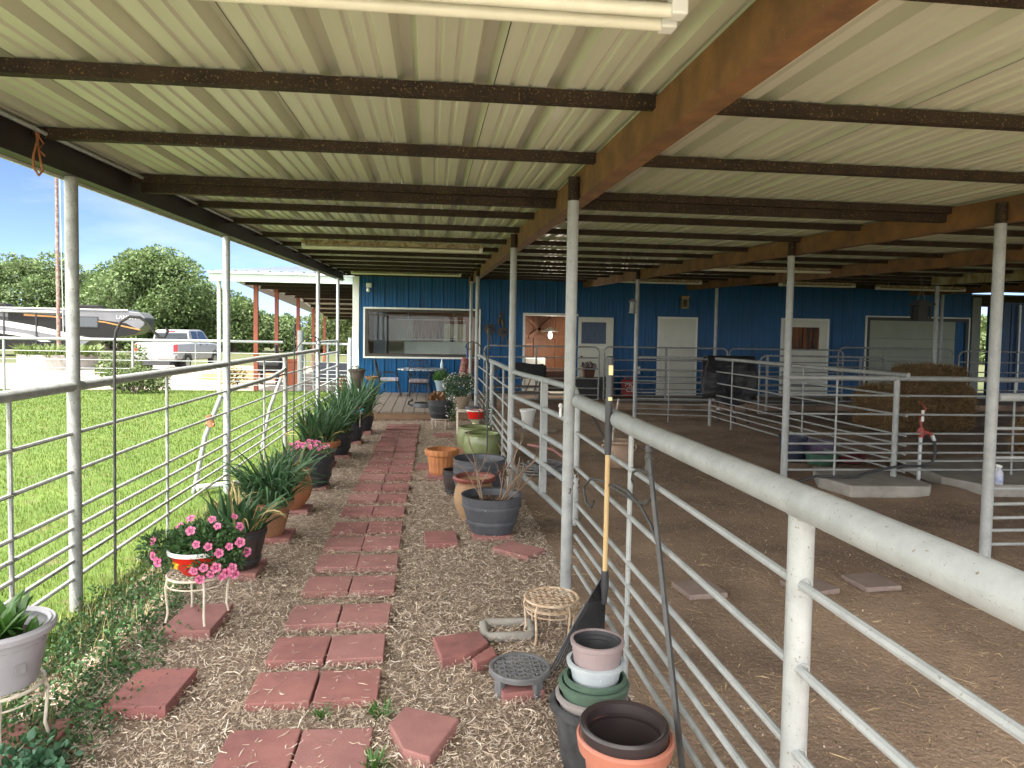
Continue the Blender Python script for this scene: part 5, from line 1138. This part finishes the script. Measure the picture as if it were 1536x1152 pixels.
m = MB(); m.cbox(T((0,.8,.42)),(1.2,1.6,.2),rz=-.06); m.build('undercarriage',BLACKP,tr)
m = MB(); m.cbox(T((0,1.76,1.89)),(.3,.04,.05),rz=-.06); m.build('brake_light',M('red_lens',(.55,.012,.02)),tr)

# ------------------------------------------------------------------ fifth wheel trailer
TR = xf_((-26.5,43.8,-.05),.13,1)     # local x along its length to the right, y away, front at x=+9.6
rv = thing('travel_trailer','long grey fifth wheel travel trailer with black, white and orange swooshes parked beyond the drive','travel trailer',(-22,45,0))
RVG = M('trailer_grey',(.15,.15,.165),(.125,.125,.14),2,.3); RVW = M('trailer_white',(.45,.45,.45),None,rough=.35); RVB = M('trailer_black',(.02,.02,.023),None,rough=.3); RVO = M('trailer_orange',(.42,.19,.05),None,rough=.35); RVD = M('trailer_dark_grey',(.013,.012,.012),None,rough=.5,spec=.2)
side = [(-7,.42),(5.6,.42),(5.9,.55),(6.6,1.05),(7.6,1.15),(8.9,1.42),(9.4,1.95),(9.45,2.4),(9.15,2.72),(8.4,2.80),(-7,2.80)]
m = MB(); m.prism(side,0,2.4,lambda v: TR((v.x,v.z,v.y))); m.build('body',RVG,rv,bevel=.06)
m = MB(); m.prism([(-7.05,2.79),(8.5,2.79),(8.5,2.88),(-7.05,2.88)],-.04,2.44,lambda v: TR((v.x,v.z,v.y))); m.build('roof_edge',RVW,rv)
def decal(mat,*polys,name='stripe',d=.008):
    m = MB()
    for p in polys: m.prism(list(p),-d,.0,lambda v: TR((v.x,v.z,v.y)))
    return m.build(name,mat,rv)
decal(RVB,[(-7,2.55),(-2,2.60),(3,2.25),(6.3,1.35),(5.9,1.25),(3,1.75),(-2,2.2),(-7,2.3)],name='black_swoosh',d=.006)
decal(RVW,[(-1.5,2.42),(1.0,2.25),(4.0,1.75),(6.6,1.05),(6.0,1.0),(3.6,1.48),(.8,1.95),(-1.5,2.18)],name='white_swoosh',d=.011)
decal(RVD,[(2.2,2.55),(5.2,2.45),(8.4,2.05),(9.2,1.6),(8.9,1.42),(7.6,1.16),(6.7,1.1),(4.5,1.65),(2.2,2.1)],name='dark_panel',d=.007)
decal(RVO,[(-7,1.85),(-5.2,1.72),(-3.0,1.28),(-1.7,.95),(-3.4,.98),(-7,1.35)],name='orange_swoosh',d=.011)
decal(RVB,[(-7,1.28),(-3.2,.92),(.5,.55),(-.8,.5),(-7,.95)],name='black_swoosh',d=.009)
decal(RVW,[(-7,.92),(-3.5,.75),(-1.3,.5),(-2.8,.5),(-7,.72)],name='white_swoosh',d=.012)
decal(RVO,[(3.0,2.50),(4.4,2.42),(7.2,2.14),(9.2,1.70),(9.12,1.64),(7.2,2.07),(4.4,2.33),(3.0,2.38)],name='orange_line',d=.016)
decal(RVD,[(1.0,1.55),(5.6,.95),(5.7,.45),(1.0,.45)],name='dark_panel',d=.006)
decal(RVW,[(1.0,1.62),(3.2,1.32),(4.4,.9),(3.9,.88),(2.8,1.2),(1.0,1.46)],name='white_swoosh',d=.013)
for (a_,b_,z0,z1) in ((-4.75,-3.85,1.5,2.5),(-1.1,1.0,1.35,2.35),(5.0,6.9,1.75,2.42)):
    m = MB(); m.prism([(a_,z0),(b_,z0),(b_,z1),(a_,z1)],-.03,.0,lambda v: TR((v.x,v.z,v.y))); wdw = m.build('window',RVB,rv,bevel=.02)
    m = MB(); m.prism([(a_+.06,z0+.06),(b_-.06,z0+.06),(b_-.06,z1-.06),(a_+.06,z1-.06)],-.036,-.031,lambda v: TR((v.x,v.z,v.y))); m.build('pane',CGL,wdw)
for x in (-2.6,-1.75,1.35,1.95,3.6): 
    m = MB(); m.prism([(x,.7),(x+.07,.7),(x+.07,2.62),(x,2.62)],-.05,.0,lambda v: TR((v.x,v.z,v.y))); m.build('awning_arm',RVB,rv)
m = MB(); m.path([TR((-3.2,-.08,2.66)),TR((5.0,-.08,2.62))],.07,10); m.build('awning_roll',RVW,rv)
for x in (-4.0,1.2,6.2):
    m = MB(); m.prism([(x-.75,2.89),(x+.75,2.89),(x+.5,3.12),(x-.5,3.12)],.7,1.7,lambda v: TR((v.x,v.z,v.y))); m.build('roof_unit',RVD,rv,bevel=.05)
for x in (-4.6,-3.7):
    m = MB(); m.tube(TR((x,.02,.38)),TR((x,.3,.38)),.38,24); wo = m.build('wheel',TYRE,rv); MB().tube(TR((x,.0,.38)),TR((x,.03,.38)),.2,16).build('rim',CHR,wo)
for x in (5.2,): MB().tube(TR((x,.3,.5)),TR((x,.3,.02)),.06,8).build('jack_leg',RVB,rv)
lettering('front_lettering','LANDM',.32,M('pale_letter',(.5,.5,.52),None),rv,Vector(TR((8.4,-.02,2.3)))-rv.location,(PI/2,0,.13))

# ------------------------------------------------------------------ planter wall, flag pole, shrubs
t = thing('concrete_planter','round concrete planter tank with a top of bright strappy leaves, beside the gravel drive','planter',(-14.9,30.6,0))
m = MB(); pot_body(m,(-15.2,31.0,-.02),[(1.42,0),(1.42,.3),(1.42,.62)],.12,48); m.build('tank',CONC,t)
leaves_part(t,cat_np([blades_np((-15.2+1.15*math.cos(a_),31.0+1.1*math.sin(a_),.5),60,.35,.6,.05,.5,1.5,5) for a_ in np.linspace(0,2*PI,15)[:-1]]),M('bright_strap_leaf',(.12,.17,.03),(.09,.14,.03),5,.5,island=.4,trans=.2))  # leaves in a bright yellow-green, varied per leaf
t = thing('flag_pole','tall rusty pole standing in front of the trailer, reaching up behind the shed roof','pole',(-15.4,31,0))
m = MB(); p0 = Vector((-16.75,34.2,-.1)); m.path([p0,p0+Vector((0,0,5)),p0+Vector((.0,0,10.6))],[.085,.075,.05],10); m.build('shaft',M('rusty_white_pole',(.30,.22,.18),(.16,.09,.07),9,.7,lo=.42,hi=.55),t)
MB().tube(p0+Vector((.2,0,1.2)),p0+Vector((.12,0,10.2)),.012,5).build('halyard',WHITE,t)
FOL = [M('oak_leaf',(.095,.15,.05),(.13,.185,.065),.5,.6,island=.45,trans=.3), M('oak_leaf_light',(.11,.165,.062),(.14,.195,.075),.5,.6,island=.45,trans=.3), M('willow_leaf',(.10,.14,.045),(.13,.17,.06),.5,.6,island=.4,trans=.3)]
BARK = M('bark',(.10,.08,.06),(.06,.048,.038),8,.95,0,.8,20,.03)
def shrub(label,x,y,n,rad,size,fol,sp=5,name='garden_shrub'):
    t = thing(name,label,'shrub',(x,y,0)); rs = random.Random(int(x*100))
    m = MB()
    for k in range(sp):
        a_ = k*2.4; m.path([(x,y,0),(x+rad[0]*.4*math.cos(a_),y+rad[1]*.4*math.sin(a_),rad[2]*.9),(x+rad[0]*.7*math.cos(a_),y+rad[1]*.7*math.sin(a_),rad[2]*1.6)],[.02,.014,.006],5)
    m.build('stem',BARK,t)
    leaves_part(t,cat_np([leaves_np((x+rs.uniform(-.6,.6)*rad[0],y+rs.uniform(-.6,.6)*rad[1],rad[2]*rs.uniform(.5,1.6)),(rad[0]*.5,rad[1]*.5,rad[2]*.4),n//7,size,.2,.8,.5) for _ in range(7)]),fol,'foliage')
shrub('bright green shrub against the far white fence in front of the pickup',-7.6,19.3,1500,(.75,.5,.4),.11,FOL[2])
shrub('taller loose bright shrub behind the far white fence, left of the pickup',-9.2,22.2,1300,(.75,.5,.62),.12,FOL[2])
shrub('sparse pale shrub on the lawn side of the fence beside the loose one',-8.6,20.8,700,(.5,.4,.45),.10,FOL[2])
# ------------------------------------------------------------------ trees
def tree(label,x,y,h,rad,n,fol,trunk=.3,size=.5,low=.25,seed=1,nclump=26,grp='trees beyond the gravel drive'):
    t = thing('oak_tree',label,'tree',(x,y,0),grp); rs = random.Random(seed)
    m = MB(); m.path([(x,y,-.2),(x+.1,y,h*.2),(x-.1,y,h*.42)],[trunk*1.3,trunk,trunk*.7],9)
    cl = []
    for k in range(nclump):
        a_ = rs.uniform(0,2*PI); el = rs.uniform(-.8,1.0); q = rs.uniform(.45,.95)
        zc = h*(low+(1-low)*.48); hz = h*(1-low)*.5
        ce = math.cos(el*PI/2*.98)
        c = (x+rad*q*ce*math.cos(a_), y+rad*q*ce*math.sin(a_)*.8, zc+hz*q*math.sin(el*PI/2))
        r_ = rad*rs.uniform(.22,.40); cl.append((c,r_))
        if k % 3 == 0: m.path([(x-.1,y,h*.35),((x+c[0])/2,(y+c[1])/2,(h*.35+c[2])/2+.2),c],[trunk*.45,trunk*.25,.04],6)
    m.build('trunk',BARK,t)
    tot = sum(r_**2 for _,r_ in cl)
    VF = cat_np([leaves_np(c,(r_,r_,r_*.72),int(n*r_**2/tot),size,.62,.9,.62) for c,r_ in cl])
    leaves_part(t,VF,fol,'crown')
    return t
tree('big round crowned oak behind the pickup truck, tallest of the trees',-20.8,56,7.1,4.5,30000,FOL[0],.4,.27,.10,3,60)
tree('oak with a loose airy crown behind the left part of the trailer',-40.5,60,7.8,4.2,16000,FOL[1],.35,.28,.2,5,30)
tree('oak partly hidden by the tall near post, left of the biggest oak',-33.0,62,7.6,4.6,16000,FOL[1],.35,.28,.2,8,30)
tree('low dense oak between the biggest oak and the half hidden one',-26.8,63,6.6,4.3,16000,FOL[0],.35,.28,.08,11,30)
tree('low broad oak behind the pickup, to the right of the biggest oak and lower',-18.3,61,5.3,3.4,13000,FOL[0],.3,.28,.05,31,34)
tree('low broad oak behind the trailer front, left of the biggest oak',-24.6,60,5.6,3.6,13000,FOL[0],.3,.28,.05,33,34)
tree('oak at the left edge of the picture behind the trailer',-48.5,63,8.3,4.8,13000,FOL[0],.35,.3,.2,13,28)
tree('oak just right of the biggest one, behind the first red pavilion post',-15.2,58,3.9,3.0,13000,FOL[0],.3,.26,.05,15,28)
tree('smaller oak framed between the second and third red pavilion posts',-11.8,60,2.8,3.0,9000,FOL[1],.25,.25,.05,17,24)
tree('pale leafy tree behind the far red pavilion posts',-8.0,60,3.3,3.0,11000,FOL[2],.25,.25,.05,19,26)
tree('pale leafy tree showing between the pavilion and the corner of the blue barn',-4.6,54,4.9,3.4,13000,FOL[2],.3,.26,.05,21,28)
tree('sunlit pale green tree seen through the far right passage',43.9,52,3.1,4.2,9000,FOL[2],.3,.3,.02,23,34,None)
# ------------------------------------------------------------------ pavilion with red posts
pv = thing('pavilion','open pavilion with rust red posts and a pale hipped metal roof beyond the lawn','pavilion',(-4,27,0))
REDP = M('red_oxide_post',(.34,.085,.045),(.26,.065,.035),3,.6)
for x,y,zt in ((-4.88,20.6,3.1),(-5.03,24,3.12),(-5.07,28,3.1),(-5.14,32,3.0),(-5.24,36,2.45)):
    m = MB(); m.cbox((x,y,zt/2),(.115,.115,zt)); m.build('post',REDP,pv)
MB().tube((-5.62,19.7,0),(-5.62,19.7,3.05),.05,10).build('corner_post',WHITE,pv)
def ribbed(m, corners, nrib):
    A,B,C_,D_ = [Vector(c) for c in corners]   # A-B eave, D-C ridge
    n_ = (B-A).cross(D_-A).normalized()
    if n_.z < 0: n_ = -n_
    vs = []; k = 0
    us = []
    for i in range(nrib):
        for (o,h_) in ((0,0),(.12,.05),(.24,.05),(.36,0)): us.append(((i+o)/nrib,h_))
    us.append((1,0))
    for e0,e1 in ((A,B),(D_,C_)):
        for u,h_ in us: vs.append(e0.lerp(e1,u)+n_*h_)
    q = len(us); m.add(vs,[(i,i+1,q+i+1,q+i) for i in range(q-1)])
m = MB()
E1,E2,E3,E4 = (-5.75,19.4,3.22),(-1.95,19.4,3.22),(-1.95,36.5,2.55),(-5.75,36.5,2.55)
R1_,R2_ = (-4.4,26,3.98),(-2.0,26,3.98)
ribbed(m,[E1,E2,R2_,R1_],13)
m.add([Vector(E1),Vector(R1_),Vector(E4)],[(0,1,2)])
ribbed(m,[E4,E3,R2_,R1_],13)
m.build('roof',M('pale_blue_roof',(.27,.30,.34),(.24,.27,.31),2,.4),pv)
m = MB(); m.cbox((-3.85,19.38,3.10),(3.85,.07,.24)); m.build('fascia',M('pale_green_trim',(.36,.42,.38),None,rough=.4),pv)
m = MB(); m.cbox((-3.85,19.34,3.21),(3.9,.10,.05)); m.build('gutter',WHITE,pv)
m = MB(); m.add([(-5.1,19.6,3.06),(-1.95,19.6,3.06),(-1.95,28,3.12),(-5.1,28,3.12),(-1.95,36.4,2.46),(-5.2,36.4,2.46)],[(0,1,2,3),(3,2,4,5)]); m.build('ceiling_sheet',SHEET,pv)
for y in (20.4,22.2,24,25.8,27.6,29.4,31.2,33,34.8,36.2):
    z = 3.02 if y < 28 else 3.04-.0786*(y-28); MB().cbox((-3.52,y,z),(3.2,.10,.13)).build('rafter',PURLIN,pv)
m = MB(); m.path([(-5.15,19.7,3.03),(-5.12,28,3.06),(-5.2,36.4,2.42)],.05,6); m.build('edge_trim',WHITE,pv)
t = thing('barrel_grill','black barrel grill on legs under the pavilion','grill',(-5.1,23.3,0))
m = MB(); m.tube((-5.45,23.3,.62),(-4.75,23.3,.62),.27,20); m.build('drum',BLACKM,t)
m = MB(); m.cbox((-5.1,22.98,.62),(.72,.25,.03)); m.build('shelf',BLACKM,t)
for x in (-5.35,-4.85): MB().cbox((x,23.3,.2),(.06,.3,.42)).build('leg',BLACKM,t)
MB().tube((-4.9,23.3,.85),(-4.9,23.3,1.25),.05,10).build('chimney',BLACKM,t)
tag(MB().cbox((-4.35,23.2,.35),(.5,.45,.74),bev=.02).cbox((-4.35,23.2,.76),(.58,.52,.08),bev=.01).build('brick_stand',M('orange_brick',(.38,.11,.05),(.28,.09,.045),9,.85,0,.3,20)),'squat orange brick stand beside the barrel grill','brick stand')
tag(MB().lathe((-6.6,26.5,-.02),[(1.7,0),(1.4,.16),(.8,.24),(.001,.27)],24).build('mulch_mound',M('orange_mulch',(.36,.13,.06),(.26,.10,.05),4,.95,0,.8,12,.05)),'low mound of orange mulch beyond the far white fence','mound')
tag(MB().cbox((-3.4,25.5,.3),(1.3,.7,.6),bev=.03).build('patio_bench',M('grey_blue_bench',(.16,.18,.22),(.12,.13,.16),3,.6)),'grey blue bench box under the pavilion near the barn corner','bench')
t = potted('orange_flower_pot','orange clay pot under the pavilion by the barn corner','pot',-2.55,21.2,0,[(.16,0),(.2,.3),(.22,.31),(.22,.36)],TERRA,(.19,.3))
shrub('dry yellow ornamental grass clump beyond the far fence',-5.7,21.6,260,(.3,.3,.28),.18,M('dry_grass',(.34,.27,.12),(.24,.20,.09),6,.8,island=.3),4)
# ------------------------------------------------------------------ shredded wood mulch, straw, grass, weeds
CHIP, nt, b, N, L = new_mat('wood_chip')
g = N.new('ShaderNodeNewGeometry')
c_ = ramp(nt, g.outputs['Random Per Island'], [(0,(.24,.18,.14)),(.3,(.42,.325,.245)),(.62,(.55,.445,.345)),(.86,(.64,.545,.44)),(1,(.74,.67,.58))])
L.new(c_, b.inputs['Base Color']); b.inputs['Roughness'].default_value = .9
def chips(n, ysamp, xr, lmin, lmax, wmin, wmax, zl, zh, mat, name, curl=.25, keep=None, tilt=.22):
    Y = ysamp(n); X = RNG.uniform(xr[0],xr[1],n)
    if keep is not None: k = keep(X,Y); X, Y = X[k], Y[k]; n = len(X)
    a_ = RNG.uniform(0,2*PI,n); ti = RNG.normal(0,tilt,n); Ln = lmin+(lmax-lmin)*RNG.uniform(0,1,n)**2.2; Wd = RNG.uniform(wmin,wmax,n)
    d = np.stack([np.cos(a_)*np.cos(ti),np.sin(a_)*np.cos(ti),np.sin(ti)],-1)
    s = np.stack([-np.sin(a_),np.cos(a_),RNG.normal(0,.45,n)],-1); s /= np.linalg.norm(s,axis=1)[:,None]
    u = np.cross(d,s)
    P = np.stack([X,Y,zl+(zh-zl)*RNG.uniform(0,1,n)],-1); h = Ln[:,None]/2; w_ = Wd[:,None]/2; bend = (RNG.normal(0,curl,n)*Ln)[:,None]
    sd = (RNG.normal(0,curl*.7,n)*Ln)[:,None]
    V = np.stack([P-d*h-s*w_*.5, P-d*h+s*w_*.5, P-s*w_+u*bend*.5+s*sd, P+s*w_+u*bend*.5+s*sd, P+d*h-s*w_*.35, P+d*h+s*w_*.35],1).reshape(-1,3)
    F = (np.arange(n)[:,None,None]*6+np.array([[0,2,3,1],[2,4,5,3]])[None]).reshape(-1,4)
    o = np_mesh(name,V,F,mat); o['kind'] = 'stuff'; return o
near = lambda a,b_,p: (lambda n: a+(b_-a)*RNG.uniform(0,1,n)**p)
def mk(X,Y):
    edge = -1.72+.10*np.sin(Y*3.1)+.06*np.sin(Y*7.7)
    inrow = np.zeros(len(X),bool); jj = np.abs(RNG.normal(0,.014,len(X)))
    for i,(a,b_) in enumerate(PRW):
        off = .0055*max(0,(i-6)); inrow |= (Y>a+jj)&(Y<b_-jj)&(X>-.80+jj+off)&(X<-.215-jj+off)
    thin = RNG.uniform(0,1,len(X)) > .93
    return (X>edge)&(~inrow|(thin&False))
chips(150000, near(1.9,13.68,1.5), (-1.85,.955), .010,.062,.002,.0065, .010,.044, CHIP,'wood_chips',keep=mk)
chips(750, near(2.5,10,1.3), (-.80,-.2), .02,.07,.003,.006, .052,.056, CHIP,'stray_chips',tilt=.05)
chips(900, near(2.0,8,1.3), (-1.6,.92), .08,.17,.003,.007, .028,.045, CHIP,'long_chips',keep=mk,tilt=.1)
STRAW = M('straw',(.62,.48,.27),(.45,.33,.18),20,.9,island=.45)
chips(9000, near(1.2,16,1.5), (1.0,9.5), .04,.16,.0016,.0034, .016,.026, STRAW,'straw_bits',curl=.18,tilt=.06,keep=lambda X,Y: X<1.3+Y*.85)
CLOD = M('dirt_clod',(.25,.175,.12),(.14,.095,.066),9,.95,island=.6)
chips(60000, near(1.2,15,1.7), (1.0,9.5), .005,.022,.004,.011, .014,.024, CLOD,'dirt_clods',curl=.5,tilt=.5,keep=lambda X,Y: X<1.3+Y*.85)
PEB = M('pale_grain',(.46,.38,.30),(.34,.27,.2),30,.9,island=.4)
chips(9000, near(1.2,11,1.7), (1.0,9.0), .005,.013,.004,.009, .018,.026, PEB,'pale_grains',curl=.4,tilt=.5,keep=lambda X,Y: X<1.3+Y*.85)
# lawn blades
GRASS, nt, b, N, L = new_mat('grass_blade')
g = N.new('ShaderNodeNewGeometry')
c_ = ramp(nt, g.outputs['Random Per Island'], [(0,(.05,.095,.008)),(.5,(.09,.155,.014)),(.85,(.13,.20,.022)),(1,(.21,.21,.06))])
pt = ramp(nt, noise(nt,1.3,4,.6), [(.48,0.0),(.75,.8)])
c_ = mixc(nt,pt,c_,(.135,.165,.03))
L.new(c_, b.inputs['Base Color']); b.inputs['Roughness'].default_value = .6
tb = N.new('ShaderNodeBsdfTranslucent'); ms = N.new('ShaderNodeMixShader'); ms.inputs[0].default_value = .35
L.new(c_,tb.inputs['Color']); L.new(b.outputs[0],ms.inputs[1]); L.new(tb.outputs[0],ms.inputs[2]); L.new(ms.outputs[0],N['Material Output'].inputs['Surface'])
def grass(n, ys, xf, hmin, hmax, wd, mat, name, z=0.0):
    Y = ys(n); X = xf(n,Y); n = len(X); a_ = RNG.uniform(0,2*PI,n); H = RNG.uniform(hmin,hmax,n); le = RNG.uniform(.1,.9,n)*H
    sc = np.clip(Y/6,1,3)
    d = np.stack([np.cos(a_),np.sin(a_),np.zeros(n)],-1); s = np.stack([-np.sin(a_),np.cos(a_),np.zeros(n)],-1)*(wd*sc*RNG.uniform(.6,1.2,n))[:,None]
    P = np.stack([X,Y,np.full(n,z)],-1); up = np.array([0,0,1])
    V = np.stack([P-s,P+s,P+up*(H*.6)[:,None]+d*(le*.3)[:,None]+s*.7,P+up*(H*.6)[:,None]+d*(le*.3)[:,None]-s*.7,P+up*H[:,None]+d*le[:,None]],1).reshape(-1,3)
    me_q = (np.arange(n)[:,None]*5+np.array([[0,1,2,3]])); me_t = (np.arange(n)[:,None]*5+np.array([[3,2,4,4]]))
    F4 = me_q; 
    V2 = V; F = np.concatenate([F4, np.stack([np.arange(n)*5+3,np.arange(n)*5+2,np.arange(n)*5+4],-1)[:,[0,1,2,2]]]) 
    # triangle tips as their own mesh faces
    me = bpy.data.meshes.new(name); tri = np.stack([np.arange(n)*5+3,np.arange(n)*5+2,np.arange(n)*5+4],-1)
    me.vertices.add(len(V)); me.vertices.foreach_set('co',V.astype(np.float32).ravel())
    idx = np.concatenate([F4.ravel(),tri.ravel()]).astype(np.int32); me.loops.add(len(idx)); me.loops.foreach_set('vertex_index',idx)
    me.polygons.add(2*n); me.polygons.foreach_set('loop_start',np.concatenate([np.arange(n)*4,4*n+np.arange(n)*3]).astype(np.int32)); me.polygons.foreach_set('loop_total',np.concatenate([np.full(n,4),np.full(n,3)]).astype(np.int32))
    me.materials.append(mat); me.update(calc_edges=True)
    o = bpy.data.objects.new(name,me); COL.objects.link(o); o['kind'] = 'stuff'; return o
grass(190000, near(2.0,20.4,1.5), lambda n,Y: -1.78-.06*np.sin(Y*2)-RNG.uniform(0,1,n)*(Y*.78+.4), .02,.055,.0022, GRASS,'grass')
grass(1500, near(15,20.4,1), lambda n,Y: RNG.uniform(-3.8,-2.0,n), .03,.06,.003, GRASS,'grass')
grass(1200, near(2.3,7,1.2), lambda n,Y: RNG.uniform(-2.1,-1.55,n), .06,.16,.003, M('dry_blade',(.30,.25,.11),(.20,.20,.07),8,.8,island=.4),'dry_grass')
# leafy ground cover between the fence and the mulch
cv = []
for k in range(760):
    y = 2.2+5.6*random.random()**1.3; x = -1.72+random.gauss(0,.16)+(.10 if y < 3.6 else 0)
    dens = math.exp(-((y-3.9)/1.5)**2)
    if random.random() > .25+dens: continue
    x = min(max(x,-2.05),-1.32)
    cv.append(leaves_np((x,y,.035+.03*dens*random.random()),(.055,.06,.03+.03*dens),24,.026,.2,.7,.6,zmin=.012))
V, F = hexleaf(cat_np(cv)); o = np_mesh('ground_cover',V,F,LEAFG); o['kind'] = 'stuff'
cv = [leaves_np((-1.44+random.gauss(0,.07),2.68+random.gauss(0,.08),.07+.05*random.random()),(.05,.05,.03),14,.038,.2,.6,.85,zmin=.012) for _ in range(16)]
V, F = hexleaf(cat_np(cv)); o = np_mesh('clover_weed',V,F,M('clover_leaf',(.07,.17,.09),(.05,.13,.07),14,.5,island=.35,trans=.2)); tag(o,'clump of rounded blue green weeds at the bottom left corner, in front of the paver','weed')
for (x,y,s,lab) in ((-.20,3.07,1.0,'small green weed tuft between the walkway and the five sided paver'),(-.20,2.70,1.0,'small green weed tuft at the bottom edge beside the walkway'),(-.45,3.07,.6,'tiny green sprout in the gap between the two nearest rows of pavers')):
    V, F = blades_np((x,y,.015),int(34*s),.03*s,.075,.010,1.2,.5,4); tag(np_mesh('weed_tuft',V,F,LEAFB),lab,'weed')
# ------------------------------------------------------------------ render settings
S.view_settings.view_transform = 'Standard'; S.view_settings.look = 'None'; S.view_settings.gamma = 1.0
S.view_settings.use_curve_mapping = False
S.view_settings.exposure = 2.75
S.render.engine = 'CYCLES'; S.cycles.use_denoising = True
S.cycles.max_bounces = 10; S.cycles.diffuse_bounces = 6; S.cycles.glossy_bounces = 4; S.cycles.transparent_max_bounces = 12
S.cycles.sample_clamp_indirect = 6.0; S.cycles.caustics_reflective = False; S.cycles.caustics_refractive = False
